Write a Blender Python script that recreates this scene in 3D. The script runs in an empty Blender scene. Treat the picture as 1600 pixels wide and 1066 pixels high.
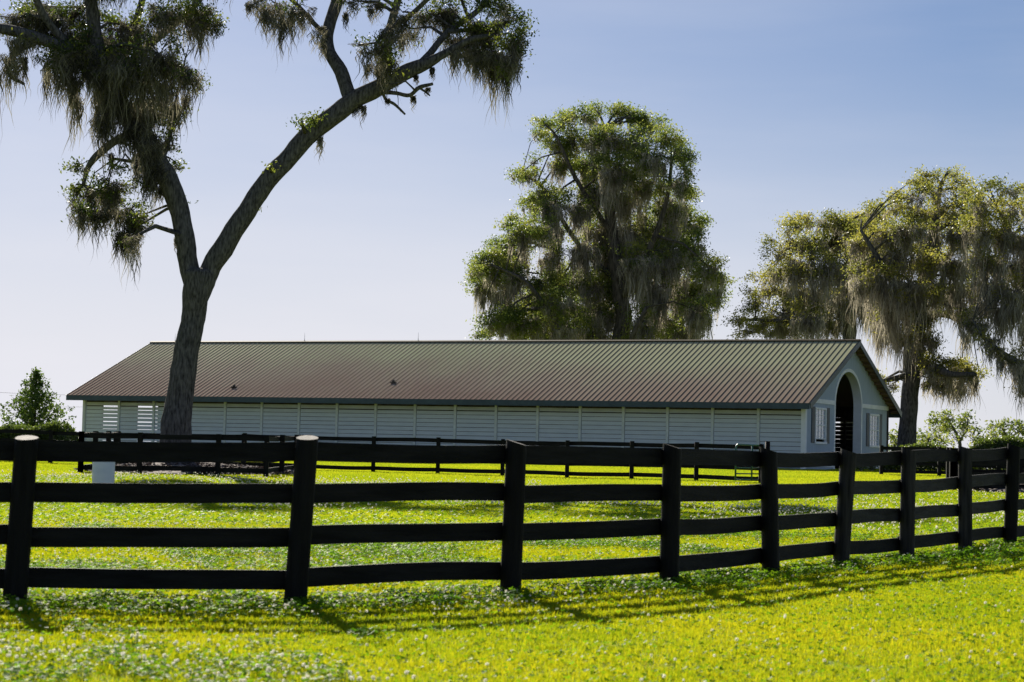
import bpy, bmesh, math, random
import numpy as np
from mathutils import Vector, Matrix, noise
random.seed(7); rng = np.random.default_rng(11)
R = math.radians
S = bpy.context.scene
COL = S.collection

# ------------------------------------------------------------------ camera
F, HOR, ROLL, EYE = 3340.0, 712.0, 0.0235, 1.2        # focal length in 1600-px units, horizon row, roll, eye height
PITCH = math.atan((HOR - 533) / F)
cam = bpy.data.cameras.new('camera'); camo = bpy.data.objects.new('camera', cam); COL.objects.link(camo)
cam.sensor_width = 36; cam.lens = 36 * F / 1600; cam.clip_end = 8000; cam.clip_start = .1
cam.dof.use_dof = True; cam.dof.focus_distance = 70; cam.dof.aperture_fstop = 5.0
camo.matrix_world = Matrix.Translation((0, 0, EYE)) @ Matrix.Rotation(R(90) + PITCH, 4, 'X') @ Matrix.Rotation(ROLL, 4, 'Z')
S.camera = camo
# ------------------------------------------------------------------ sky, sun, exposure
SUN_EL, SUN_AZ = R(29.5), R(-17)                         # azimuth from +Y, negative = left
w = bpy.data.worlds.new('World'); S.world = w; w.use_nodes = True
nt = w.node_tree; bg = nt.nodes['Background']
sky = nt.nodes.new('ShaderNodeTexSky'); sky.sky_type = 'NISHITA'; sky.sun_disc = False
sky.sun_elevation = SUN_EL; sky.sun_rotation = SUN_AZ
sky.air_density = 1.0; sky.dust_density = 0.35; sky.ozone_density = 2.5; sky.altitude = 0
# soft shoulder on the sky's own brightness, as the tone-mapped photograph has
def vm(op, a, b_=None, val=None):
    q = nt.nodes.new('ShaderNodeVectorMath'); q.operation = op; nt.links.new(a, q.inputs[0])
    if b_ is not None: nt.links.new(b_, q.inputs[1])
    if val is not None: q.inputs[1].default_value = val
    return q.outputs[0]
KS = 0.045
den = vm('ADD', vm('MULTIPLY', sky.outputs[0], val=(KS * 1.2, KS * 1.1, KS * .60)), val=(1, 1, 1))
base = vm('DIVIDE', sky.outputs[0], den)
# thin high cloud: pale veil, thicker low down, with faint streaks
tcw = nt.nodes.new('ShaderNodeTexCoord'); sxw = nt.nodes.new('ShaderNodeSeparateXYZ'); nt.links.new(tcw.outputs['Generated'], sxw.inputs[0])
low = nt.nodes.new('ShaderNodeMapRange'); low.inputs[1].default_value = -.01; low.inputs[2].default_value = .20; low.inputs[3].default_value = .80; low.inputs[4].default_value = .0; low.interpolation_type = 'SMOOTHSTEP'
nt.links.new(sxw.outputs[2], low.inputs[0])
mpw = nt.nodes.new('ShaderNodeMapping'); mpw.inputs['Scale'].default_value = (1.4, 1.4, 9); mpw.inputs['Rotation'].default_value = (0, R(6), 0); nt.links.new(tcw.outputs['Generated'], mpw.inputs[0])
nw = nt.nodes.new('ShaderNodeTexNoise'); nw.inputs['Scale'].default_value = 3.2; nw.inputs['Detail'].default_value = 6; nt.links.new(mpw.outputs[0], nw.inputs['Vector'])
cw = nt.nodes.new('ShaderNodeMapRange'); cw.inputs[1].default_value = .42; cw.inputs[2].default_value = .75; cw.inputs[3].default_value = 0; cw.inputs[4].default_value = .13; nt.links.new(nw.outputs['Fac'], cw.inputs[0])
ad = nt.nodes.new('ShaderNodeMath'); ad.use_clamp = True; sdir = nt.nodes.new('ShaderNodeVectorMath'); sdir.operation = 'DOT_PRODUCT'; nt.links.new(tcw.outputs['Generated'], sdir.inputs[0]); sdir.inputs[1].default_value = (math.sin(SUN_AZ), math.cos(SUN_AZ), 0)
gl = nt.nodes.new('ShaderNodeMapRange'); gl.inputs[1].default_value = .86; gl.inputs[2].default_value = 1; gl.inputs[3].default_value = 0; gl.inputs[4].default_value = .26; nt.links.new(sdir.outputs['Value'], gl.inputs[0])
ad0 = nt.nodes.new('ShaderNodeMath'); nt.links.new(cw.outputs[0], ad0.inputs[0]); nt.links.new(gl.outputs[0], ad0.inputs[1])
nt.links.new(low.outputs[0], ad.inputs[0]); nt.links.new(ad0.outputs[0], ad.inputs[1])
mw_ = nt.nodes.new('ShaderNodeMix'); mw_.data_type = 'RGBA'; nt.links.new(ad.outputs[0], mw_.inputs[0]); nt.links.new(vm('MULTIPLY', base, val=(.68, .75, .85)), mw_.inputs[6]); mw_.inputs[7].default_value = (7.9, 7.9, 8.5, 1)
nt.links.new(mw_.outputs[2], bg.inputs[0]); bg.inputs[1].default_value = 0.055
sl = bpy.data.lights.new('sun', 'SUN'); sl.energy = 5.0; sl.angle = R(.5); sl.color = (1, .93, .8)
so = bpy.data.objects.new('sun', sl); COL.objects.link(so)
sd = Vector((math.sin(SUN_AZ) * math.cos(SUN_EL), math.cos(SUN_AZ) * math.cos(SUN_EL), math.sin(SUN_EL)))
so.rotation_euler = sd.to_track_quat('Z', 'Y').to_euler()
S.view_settings.view_transform = 'Standard'; S.view_settings.look = 'None'
S.view_settings.gamma = 1; S.view_settings.use_curve_mapping = False
S.view_settings.exposure = 0.9
S.render.engine = 'CYCLES'
S.cycles.max_bounces = 8; S.cycles.transparent_max_bounces = 8

# ------------------------------------------------------------------ helpers
def at(px, py, Y):
    """point at distance Y seen at photo pixel px, py"""
    c, s = math.cos(ROLL), math.sin(ROLL)
    dx, dy = px - 800, py - 533
    x = c * dx + s * dy; y = -s * dx + c * dy
    fy = F * math.cos(PITCH) + y * math.sin(PITCH); fz = F * math.sin(PITCH) - y * math.cos(PITCH)
    return Vector((x / fy * Y, Y, EYE + fz / fy * Y))
def gz(x, y):
    """height of the lawn"""
    x = np.asarray(x, float); y = np.asarray(y, float)
    yy = np.clip(y, -60, 128)
    z = -.15 + .0095 * (yy - 19) + .004 * np.clip(x, -60, 60)
    z = z + .10 * np.exp(-((x - 15) ** 2 + (y - 104) ** 2) / 260) + .025 * np.sin(x * .55 + 1.3) * np.sin(y * .31)
    z = z - .12 * np.exp(-((y - 48) / 14) ** 2)
    return z - np.clip(y - 128, 0, 4000) * .0012
def G(x, y): return float(gz(x, y))
def link(name, me, parent=None, mat=None):
    o = bpy.data.objects.new(name, me); COL.objects.link(o)
    if parent is not None: o.parent = parent
    if mat is not None and not me.materials: me.materials.append(mat)
    return o
def empty(name, loc, rz=0):
    o = bpy.data.objects.new(name, None); o.location = loc; o.rotation_euler = (0, 0, rz); o.empty_display_size = .3
    COL.objects.link(o); return o
def tag(o, label=None, cat=None, group=None, kind=None):
    if label: o['label'] = label
    if cat: o['category'] = cat
    if group: o['group'] = group
    if kind: o['kind'] = kind
    return o
class MB:
    """collects vertices and faces, then builds ONE mesh"""
    def __init__(s): s.v = []; s.f = []; s.m = []; s.cur = 0
    def add(s, vs, fs):
        b = len(s.v); s.v += [tuple(p) for p in vs]; s.f += [tuple(i + b for i in f) for f in fs]; s.m += [s.cur] * len(fs)
    def box(s, x0, x1, y0, y1, z0, z1):
        s.add([(x0,y0,z0),(x1,y0,z0),(x1,y1,z0),(x0,y1,z0),(x0,y0,z1),(x1,y0,z1),(x1,y1,z1),(x0,y1,z1)],
              [(0,3,2,1),(4,5,6,7),(0,1,5,4),(1,2,6,5),(2,3,7,6),(3,0,4,7)])
    def bar(s, a, b, hw, hh, up=(0, 0, 1)):
        a, b = Vector(a), Vector(b); d = (b - a).normalized(); up = Vector(up)
        x = d.cross(up).normalized(); y = x.cross(d).normalized()
        vs = [p + x * sx * hw + y * sy * hh for p in (a, b) for sx, sy in ((-1,-1),(1,-1),(1,1),(-1,1))]
        s.add(vs, [(0,1,2,3),(7,6,5,4),(0,4,5,1),(1,5,6,2),(2,6,7,3),(3,7,4,0)])
    def tube(s, pts, rad, n=8, cap=True, bump=0, seed=0):
        pts = [Vector(p) for p in pts]; vs = []; N = len(pts)
        ref = Vector((0.3, 1, 0.1)).normalized()
        for i, p in enumerate(pts):
            d = (pts[min(i + 1, N - 1)] - pts[max(i - 1, 0)]).normalized()
            x = ref - d * ref.dot(d)
            if x.length < 1e-3: x = Vector((1, 0, 0))
            x.normalize(); y = d.cross(x)
            for k in range(n):
                t = 2 * math.pi * k / n; q = x * math.cos(t) + y * math.sin(t)
                rr = rad[i]
                if bump: rr *= 1 + bump * noise.noise((p + q * rr) * 1.3 + Vector((seed, 0, 0))) + bump * .6 * noise.noise((p + q * rr) * 4)
                vs.append(p + q * rr)
        fs = [(i*n+k, i*n+(k+1)%n, (i+1)*n+(k+1)%n, (i+1)*n+k) for i in range(N-1) for k in range(n)]
        if cap: fs += [tuple(range(n - 1, -1, -1)), tuple((N-1)*n + k for k in range(n))]
        s.add(vs, fs)
    def build(s, name, mat, parent=None, smooth=False, bevel=0):
        me = bpy.data.meshes.new(name); me.from_pydata(s.v, [], s.f); me.update()
        for m in (mat if isinstance(mat, (list, tuple)) else [mat]): me.materials.append(m)
        if isinstance(mat, (list, tuple)): me.polygons.foreach_set('material_index', s.m)
        if smooth: me.polygons.foreach_set('use_smooth', [True] * len(me.polygons))
        o = link(name, me, parent)
        if bevel:
            bv = o.modifiers.new('bevel', 'BEVEL'); bv.width = bevel; bv.segments = 2; bv.limit_method = 'ANGLE'
        return o
def spline(pts, k=4):
    """Catmull-Rom through pts (each a tuple of any length)"""
    P = [np.array(p, float) for p in pts]; P = [2 * P[0] - P[1]] + P + [2 * P[-1] - P[-2]]; out = []
    for i in range(1, len(P) - 2):
        for j in range(k):
            t = j / k; a, b, c, d = P[i-1], P[i], P[i+1], P[i+2]
            out.append(.5 * (2*b + (c-a)*t + (2*a-5*b+4*c-d)*t*t + (3*b-a-3*c+d)*t**3))
    out.append(P[-2]); return out
# ------------------------------------------------------------------ materials
def newmat(name):
    m = bpy.data.materials.new(name); m.use_nodes = True; nt = m.node_tree
    return m, nt, nt.nodes['Principled BSDF'], nt.nodes.new
def ramp(nt, fac, stops):
    r = nt.nodes.new('ShaderNodeValToRGB'); nt.links.new(fac, r.inputs[0]); e = r.color_ramp.elements
    while len(e) < len(stops): e.new(.5)
    for i, (p, c) in enumerate(stops): e[i].position = p; e[i].color = (*c, 1)
    return r.outputs[0]
def ntex(nt, scale, detail=4, rough=.55, vec=None, stretch=None, world=False):
    n = nt.nodes.new('ShaderNodeTexNoise'); n.inputs['Scale'].default_value = scale
    n.inputs['Detail'].default_value = detail; n.inputs['Roughness'].default_value = rough
    if world: src = nt.nodes.new('ShaderNodeNewGeometry').outputs['Position']
    else: src = nt.nodes.new('ShaderNodeTexCoord').outputs['Object']
    if stretch:
        mp = nt.nodes.new('ShaderNodeMapping'); mp.inputs['Scale'].default_value = stretch
        nt.links.new(src, mp.inputs[0]); src = mp.outputs[0]
    nt.links.new(src, n.inputs['Vector']); return n.outputs['Fac']
def noisy(name, c0, c1, scale=3, rough=.8, bump=0, bscale=20, stretch=None, spec=.3, metal=0, detail=5, lo=.35, hi=.65):
    m, nt, b, new = newmat(name)
    nt.links.new(ramp(nt, ntex(nt, scale, detail, stretch=stretch), [(lo, c0), (hi, c1)]), b.inputs['Base Color'])
    b.inputs['Roughness'].default_value = rough; b.inputs['Specular IOR Level'].default_value = spec; b.inputs['Metallic'].default_value = metal
    if bump:
        bp = new('ShaderNodeBump'); bp.inputs['Strength'].default_value = bump; bp.inputs['Distance'].default_value = .02
        nt.links.new(ntex(nt, bscale, 6, stretch=stretch), bp.inputs['Height']); nt.links.new(bp.outputs[0], b.inputs['Normal'])
    return m
def leafmat(name, stops, trans=.5, tcol=1.6, attr='rnd', spec=.25, scale=.5, tint=(1, 1, .6), world=True, nm=1.5):
    """thin leaf: diffuse front, light shining through"""
    m, nt, b, new = newmat(name)
    if attr:
        a = new('ShaderNodeAttribute'); a.attribute_name = attr; fac = a.outputs['Fac']
        mx = new('ShaderNodeMath'); mx.operation = 'MULTIPLY_ADD'; nt.links.new(ntex(nt, scale, 3, world=world), mx.inputs[0]); mx.inputs[1].default_value = nm
        ad = new('ShaderNodeMath'); ad.operation = 'MULTIPLY_ADD'; nt.links.new(fac, ad.inputs[0]); ad.inputs[1].default_value = .5; ad.inputs[2].default_value = .25 - nm / 2
        nt.links.new(ad.outputs[0], mx.inputs[2]); fac = mx.outputs[0]
    else: fac = ntex(nt, scale, 4, world=world)
    col = ramp(nt, fac, stops)
    nt.links.new(col, b.inputs['Base Color']); b.inputs['Roughness'].default_value = .5; b.inputs['Specular IOR Level'].default_value = spec
    t = new('ShaderNodeBsdfTranslucent'); mul = new('ShaderNodeMix'); mul.data_type = 'RGBA'; mul.blend_type = 'MULTIPLY'; mul.inputs[0].default_value = 1
    nt.links.new(col, mul.inputs[6]); mul.inputs[7].default_value = (tint[0]*tcol, tint[1]*tcol, tint[2]*tcol, 1); mul.clamp_result = False
    nt.links.new(mul.outputs[2], t.inputs[0])
    mix = new('ShaderNodeMixShader'); mix.inputs[0].default_value = trans
    nt.links.new(b.outputs[0], mix.inputs[1]); nt.links.new(t.outputs[0], mix.inputs[2])
    nt.links.new(mix.outputs[0], nt.nodes['Material Output'].inputs[0]); return m
M = {}
M['fence'] = noisy('fence_paint', (.0018, .002, .0022), (.012, .012, .012), 1.6, .7, .6, 9, (1, 1, 9), .2)
M['post'] = noisy('post_paint', (.0018, .002, .0022), (.008, .008, .008), 2.5, .7, .6, 9, (7, 7, .6), .18)
M['post_worn'] = noisy('post_paint_worn', (.007, .007, .008), (.04, .038, .037), 3, .75, .6, 9, (7, 7, .5), .2)
M['rail_worn'] = noisy('rail_paint_worn', (.005, .0055, .006), (.030, .031, .033), 2.2, .7, .6, 9, (.6, 1, 7), .3)
M['cut'] = noisy('cut_wood', (.04, .034, .03), (.13, .105, .092), 7, .8, .3, 30)
M['cut_dark'] = noisy('painted_cut', (.02, .02, .02), (.10, .095, .09), 7, .8, .3, 30)
M['bark'] = noisy('bark', (.025, .025, .026), (.15, .148, .147), 6.5, .95, 1.4, 9, (2.2, 2.2, .55), .05, lo=.3, hi=.7)
M['bark_dark'] = noisy('bark_dark', (.035, .032, .028), (.12, .11, .10), 2.2, .95, 1, 3.5, (3, 3, .7), .1)
OAK = [(.28, (.065, .095, .028)), (.5, (.13, .165, .048)), (.72, (.22, .23, .07))]
OAKY = [(.28, (.08, .095, .03)), (.5, (.16, .165, .045)), (.75, (.27, .25, .07))]
M['leaf'] = leafmat('oak_leaf', OAK, .5, 1.9, scale=.55)
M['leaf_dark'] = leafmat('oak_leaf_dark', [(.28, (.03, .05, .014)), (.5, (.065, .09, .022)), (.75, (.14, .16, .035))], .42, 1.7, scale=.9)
M['leafy'] = leafmat('oak_leaf_yellow', OAKY, .5, 2.0, scale=.4)
M['leaf_young'] = leafmat('young_leaf', [(.3, (.04, .075, .018)), (.7, (.11, .16, .035))], .42, 1.7, scale=1.2)
M['moss'] = leafmat('spanish_moss', [(.25, (.18, .172, .15)), (.5, (.35, .335, .295)), (.75, (.50, .48, .43))], .45, 1.1, scale=.8, spec=.05, tint=(1, .94, .80))
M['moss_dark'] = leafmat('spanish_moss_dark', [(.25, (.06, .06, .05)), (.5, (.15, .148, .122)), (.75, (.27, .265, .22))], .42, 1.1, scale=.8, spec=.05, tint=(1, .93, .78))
M['hedge'] = leafmat('hedge_leaf', [(.3, (.035, .06, .015)), (.7, (.12, .16, .03))], .4, 1.8, scale=2, spec=.5)
M['grass'] = leafmat('grass_blade', [(.22, (.16, .23, .010)), (.45, (.25, .29, .012)), (.72, (.38, .35, .014))], .5, 1.75, attr='rnd', scale=.33, tint=(1, 1, .5), spec=.08, nm=.75)
M['grass_far'] = leafmat('grass_blade_far', [(.22, (.16, .24, .016)), (.45, (.25, .30, .018)), (.72, (.35, .36, .020))], .5, 1.75, attr='rnd', scale=.16, tint=(1, 1, .5), spec=.06, nm=.75)
M['clover'] = leafmat('clover_leaf', [(.3, (.06, .15, .008)), (.7, (.15, .26, .012))], .45, 1.9, attr='rnd', scale=1.0, tint=(1, 1, .5), spec=.03)
M['bloom'] = leafmat('clover_bloom', [(.3, (.80, .76, .68)), (.7, (.92, .90, .86))], .5, 1.0, attr='rnd', scale=2, spec=.1, tint=(1, 1, .95))
M['mulch'] = noisy('mulch', (.06, .045, .04), (.26, .21, .19), 9, .95, 1, 14)

# ------------------------------------------------------------------ setting: ground
def ground_mesh():
    xs = np.unique(np.concatenate([np.linspace(-40, 40, 161), np.linspace(-200, 200, 81), np.linspace(-3000, 3000, 41)]))
    ys = np.unique(np.concatenate([np.linspace(8, 130, 245), np.linspace(-60, 300, 73), np.linspace(300, 5000, 40)]))
    X, Y = np.meshgrid(xs, ys); Z = gz(X, Y)
    v = np.stack([X, Y, Z], -1).reshape(-1, 3); nx, ny = len(xs), len(ys)
    i = (np.arange(ny - 1)[:, None] * nx + np.arange(nx - 1)[None]).reshape(-1)
    f = np.stack([i, i + 1, i + nx + 1, i + nx], 1)
    return fast_mesh('ground', v, f)
def fast_mesh(name, v, f, mats=(), attr=None, mi=None, extra=None):
    """numpy arrays -> mesh; f is (n,k) of constant k or list of such arrays"""
    me = bpy.data.meshes.new(name); fl = f if isinstance(f, list) else [f]
    me.vertices.add(len(v)); me.vertices.foreach_set('co', np.asarray(v, np.float32).ravel())
    nl = sum(a.size for a in fl); nf = sum(len(a) for a in fl)
    me.loops.add(nl); me.polygons.add(nf)
    me.loops.foreach_set('vertex_index', np.concatenate([a.ravel() for a in fl]).astype(np.int32) if nl else [])
    tot = np.concatenate([np.full(len(a), a.shape[1]) for a in fl]); st = np.concatenate([[0], np.cumsum(tot)[:-1]])
    me.polygons.foreach_set('loop_start', st.astype(np.int32))
    for m in mats: me.materials.append(m)
    if mi is not None: me.polygons.foreach_set('material_index', np.asarray(mi, np.int32))
    if attr is not None:
        a = me.attributes.new('rnd', 'FLOAT', 'FACE'); a.data.foreach_set('value', np.asarray(attr, np.float32))
    me.update(calc_edges=True)
    for nme, typ, arr in (extra or []):
        a = me.attributes.new(nme, typ, 'POINT'); a.data.foreach_set('value', np.asarray(arr).ravel())
    return me
m, nt, b, new = newmat('lawn_soil')
c1 = ramp(nt, ntex(nt, .25, 5), [(.3, (.13, .20, .012)), (.7, (.26, .29, .018))])
c2 = ramp(nt, ntex(nt, 14, 4), [(.3, (.35, .35, .35)), (.7, (1, 1, 1))])
mx = new('ShaderNodeMix'); mx.data_type = 'RGBA'; mx.blend_type = 'MULTIPLY'; mx.inputs[0].default_value = .7
nt.links.new(c1, mx.inputs[6]); nt.links.new(c2, mx.inputs[7]); nt.links.new(mx.outputs[2], b.inputs['Base Color'])
b.inputs['Roughness'].default_value = .9; b.inputs['Specular IOR Level'].default_value = .1
go = link('ground', ground_mesh(), None, m); tag(go, kind='structure')

# ------------------------------------------------------------------ barn
BZ = 0.87; BL, BW = 44.0, 14.6; BAY = BL / 18; EH, RH = 3.25, 6.80; OF = .95; ORR, OLL = .52, .66
XR_ = ORR; YAW = .454; BC = Vector((14.63, 106.0, BZ))
barn = empty('horse_barn', BC, -YAW)
tag(barn, 'long low grey horse barn with ribbed metal roof and arched end doorway', 'barn')
SL = (RH - EH) / (BW / 2 + OF)                          # roof slope
def roofz(y): return EH + (min(y, BW - y) + OF) * SL
def colmat(name, c, rough=.7, var=.12, scale=2.5, spec=.3):
    return noisy(name, tuple(a * (1 - var) for a in c), tuple(a * (1 + var) for a in c), scale, rough, .15, 25, None, spec)
# board siding, browner in patches towards the top
m, nt, b, new = newmat('siding_board')
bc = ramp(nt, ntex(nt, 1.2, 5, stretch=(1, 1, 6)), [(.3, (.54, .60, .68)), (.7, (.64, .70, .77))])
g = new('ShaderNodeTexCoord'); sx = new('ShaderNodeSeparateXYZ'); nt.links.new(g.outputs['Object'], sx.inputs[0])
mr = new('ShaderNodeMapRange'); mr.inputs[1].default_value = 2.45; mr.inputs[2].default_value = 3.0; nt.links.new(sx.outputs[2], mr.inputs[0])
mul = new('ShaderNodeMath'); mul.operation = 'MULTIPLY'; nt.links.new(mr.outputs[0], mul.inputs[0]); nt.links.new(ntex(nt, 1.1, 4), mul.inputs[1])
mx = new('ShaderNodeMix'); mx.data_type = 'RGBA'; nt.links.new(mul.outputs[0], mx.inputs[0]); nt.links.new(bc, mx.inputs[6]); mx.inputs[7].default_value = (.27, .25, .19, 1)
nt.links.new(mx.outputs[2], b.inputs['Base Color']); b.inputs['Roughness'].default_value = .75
M['siding'] = m
M['stucco'] = noisy('gable_siding', (.38, .46, .56), (.47, .55, .65), 1.5, .8, .3, 30, (8, 8, .5))
M['trim'] = colmat('white_trim', (.82, .86, .90), .5, .05)
M['fascia'] = colmat('slate_fascia', (.045, .075, .095), .4, .15)
M['shutter'] = colmat('slate_shutter', (.05, .07, .10), .5, .1)
M['wood'] = noisy('raw_wood', (.12, .08, .05), (.30, .21, .13), 3, .8, .3, 20, (1, 6, 6))
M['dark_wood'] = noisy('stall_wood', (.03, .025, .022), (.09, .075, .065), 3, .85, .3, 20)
M['grey_post'] = colmat('grey_post', (.62, .67, .68), .7, .1)
# standing-seam roof: tan green, rusty rose lower down
m, nt, b, new = newmat('roof_metal')
tc = new('ShaderNodeTexCoord'); sx = new('ShaderNodeSeparateXYZ'); nt.links.new(tc.outputs['Object'], sx.inputs[0])
mr = new('ShaderNodeMapRange'); mr.inputs[1].default_value = EH + .1; mr.inputs[2].default_value = RH - .5; nt.links.new(sx.outputs[2], mr.inputs[0])
n1 = ntex(nt, .22, 4, stretch=(1, 1, 1)); n2 = ntex(nt, 1.4, 5, .65, stretch=(2.2, .35, .35))
a1 = new('ShaderNodeMath'); a1.operation = 'MULTIPLY_ADD'; nt.links.new(n1, a1.inputs[0]); a1.inputs[1].default_value = .75; nt.links.new(mr.outputs[0], a1.inputs[2])
a2 = new('ShaderNodeMath'); a2.operation = 'MULTIPLY_ADD'; nt.links.new(n2, a2.inputs[0]); a2.inputs[1].default_value = .55; nt.links.new(a1.outputs[0], a2.inputs[2])
a3 = new('ShaderNodeMath'); a3.operation = 'MULTIPLY_ADD'; nt.links.new(sx.outputs[0], a3.inputs[0]); a3.inputs[1].default_value = .010; nt.links.new(a2.outputs[0], a3.inputs[2])
a4 = new('ShaderNodeMath'); a4.operation = 'MULTIPLY'; nt.links.new(a3.outputs[0], a4.inputs[0]); a4.inputs[1].default_value = .5
rc = ramp(nt, a4.outputs[0], [(.22, (.27, .195, .155)), (.42, (.315, .26, .20)), (.66, (.39, .395, .255))])
nt.links.new(rc, b.inputs['Base Color']); b.inputs['Roughness'].default_value = .62
b.inputs['Specular IOR Level'].default_value = 0
M['roof'] = m
M['seam'] = colmat('roof_seam', (.07, .055, .035), .6, .15, spec=.02)
def bar_part(name, mat, parent, *boxes, bevel=0):
    mb = MB()
    for q in boxes: mb.box(*q)
    return mb.build(name, mat, parent, bevel=bevel)
# front wall: horizontal boards, thin dark gaps; open slots in two bays at the far end
mb = MB()
nb = 13; BH = 2.90 / nb
for bay in range(18):
    xa = -BL + bay * BAY; xb = xa + BAY
    for k in range(nb):
        z0 = k * BH + .006; z1 = (k + 1) * BH - .012 - random.uniform(0, .008)
        j = random.uniform(-.003, .003)
        if k == nb - 2: z1 -= .02
        if k == nb - 1: z0 += .01
        if bay in (0, 1) and k >= 6:
            xs_ = xa + BAY * .52
            mb.box(xa + .088, xs_, .0 + j, .03 + j, z0, z1)
            mb.box(xs_ + .004, xb - .088, .0 + j, .03 + j, z0, z1 - (.035 if k in (7, 11) else .014))
        else:
            mb.box(xa + .088, xb - .088, .0 + j, .03 + j, z0, z1)
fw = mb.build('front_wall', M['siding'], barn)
# everything behind the boards
bar_part('stall_partition', M['dark_wood'], barn, (-BL + 2 * BAY + .3, -.3, 3.6, 3.7, 0, 4.2))
bar_part('stall_partition', M['dark_wood'], barn, (-BL + 2 * BAY + .2, -BL + 2 * BAY + .28, .1, BW - .1, 0, 3.3))
bar_part('stall_partition', M['dark_wood'], barn, (-3.9, -3.8, 4.2, BW - 6.2, 2.5, 3.3), (-8, -7.9, 4.3, BW - 4, 0, 3.2))
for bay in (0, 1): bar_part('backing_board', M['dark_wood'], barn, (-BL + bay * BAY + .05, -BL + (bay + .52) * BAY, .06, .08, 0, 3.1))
mb = MB()
for k in range(14):
    z0 = .02 + k * .24; gap = {6: .02, 7: .02, 8: .03, 9: .04, 10: .07}.get(k, .004)
    mb.box(-30, -.3, BW - .05, BW - .02, z0, z0 + .24 - gap)
    if k < 4: mb.box(-BL + .2, -30.01, BW - .05, BW - .02, z0, z0 + .236)
mb.build('rear_wall', M['dark_wood'], barn)
bar_part('rear_plate', M['dark_wood'], barn, (-BL + .1, -.2, BW - .06, BW + .05, 3.36, 3.52))
bar_part('soffit', M['dark_wood'], barn, (-BL + .05, XR_ - .06, BW + .07, BW + OF - .04, EH - .055, EH - .04))
mb = MB()
for k in range(19): mb.box(-BL + k * BAY - .07 , -BL + k * BAY + .07, BW - .20, BW - .06, 0, 3.3)
mb.build('rear_posts', M['dark_wood'], barn)['kind'] = 'stuff'
mb = MB()
for k in range(12): mb.box(-5.5, -5.44, 4.4, BW - .4, .12 + k * .24, .12 + k * .24 + .15)
mb.build('stall_front', M['dark_wood'], barn)
bar_part('tie_beam', M['wood'], barn, (-4.0, -3.8, .3, BW - .3, 3.05, 3.3)); bar_part('tie_beam', M['wood'], barn, (-9.6, -9.4, .3, BW - .3, 3.05, 3.3))
bar_part('floor_slab', M['mulch'], barn, (-BL + .05, -.22, .08, BW - .08, -.3, .02))
bar_part('foundation_skirt', colmat('skirt', (.30, .36, .42), .8), barn, (-BL, .0, -.045, -.004, -.35, .16))
# wall posts between bays
for i in range(19):
    x = -BL + i * BAY
    if i == 18: continue
    p = bar_part('wall_post', M['grey_post'], barn, (x - .07, x + .07, -.06, .05, -.1, 3.28))
bar_part('corner_post', M['grey_post'], barn, (-BL - .10, -BL + .06, -.10, .10, -.1, 3.3))
bar_part('shadow_gap_plate', M['dark_wood'], barn, (-BL, -.2, .05, .2, 2.905, 3.36))  # dark plate above the boards paints in the shadow gap under the fascia
bar_part('corner_board', M['trim'], barn, (-.20, .035, -.075, -.005, -.1, 3.30), (-.005, .035, -.005, .16, -.1, 3.3))
# gable end wall with arch and two windows
AC, AW, ASP, AH = 7.15, 2.30, 3.35, 1.80             # arch centre, half width, spring height, rise
WN = [(1.52, 3.31, 1.34, 3.12), (11.03, 12.82, 1.30, 3.06)]
def archz(y):
    t = 1 - ((y - AC) / AW) ** 2
    return ASP + AH * math.sqrt(t) if t > 0 else ASP
def gable(x, y0, y1, name):
    mb = MB()
    cuts = sorted(set([y0, y1, BW / 2, AC - AW, AC + AW] + [v for w_ in WN for v in w_[:2]] + [AC + AW * math.sin(R(a)) for a in range(-90, 91, 5)]))
    cuts = [c for c in cuts if y0 - 1e-6 <= c <= y1 + 1e-6]
    for a, c in zip(cuts, cuts[1:]):
        if c - a < 1e-5: continue
        mid = (a + c) / 2; ta, tc_ = roofz(a) - .12, roofz(c) - .12
        if abs(mid - AC) < AW:
            lo = [(archz(a), archz(c), ta, tc_)]
        else:
            wn = [w_ for w_ in WN if w_[0] < mid < w_[1]]
            lo = [(-.3, -.3, wn[0][2], wn[0][2]), (wn[0][3], wn[0][3], ta, tc_)] if wn else [(-.3, -.3, ta, tc_)]
        for (l0, l1, h0, h1) in lo:
            vs = [(x, a, l0), (x, c, l1), (x, c, h1), (x, a, h0), (x - .18, a, l0), (x - .18, c, l1), (x - .18, c, h1), (x - .18, a, h0)]
            mb.add(vs, [(0, 1, 2, 3), (7, 6, 5, 4), (0, 4, 5, 1), (3, 2, 6, 7)])
    for yy in (AC - AW, AC + AW): mb.add([(x, yy, -.3), (x - .18, yy, -.3), (x - .18, yy, ASP), (x, yy, ASP)], [(0, 1, 2, 3)])
    return mb.build(name, M['stucco'], barn)
gable(0, 0.0, BW, 'gable_wall')
# rear gable at far end: side wall of boards
mb = MB()
for a, c in ((0.1, BW / 2), (BW / 2, BW - .1)):
    mb.add([(-BL, a, 2.9), (-BL, c, 2.9), (-BL, c, roofz(c) - .12), (-BL, a, roofz(a) - .12)], [(0, 1, 2, 3)])
mb.build('far_gable', M['stucco'], barn)
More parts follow.
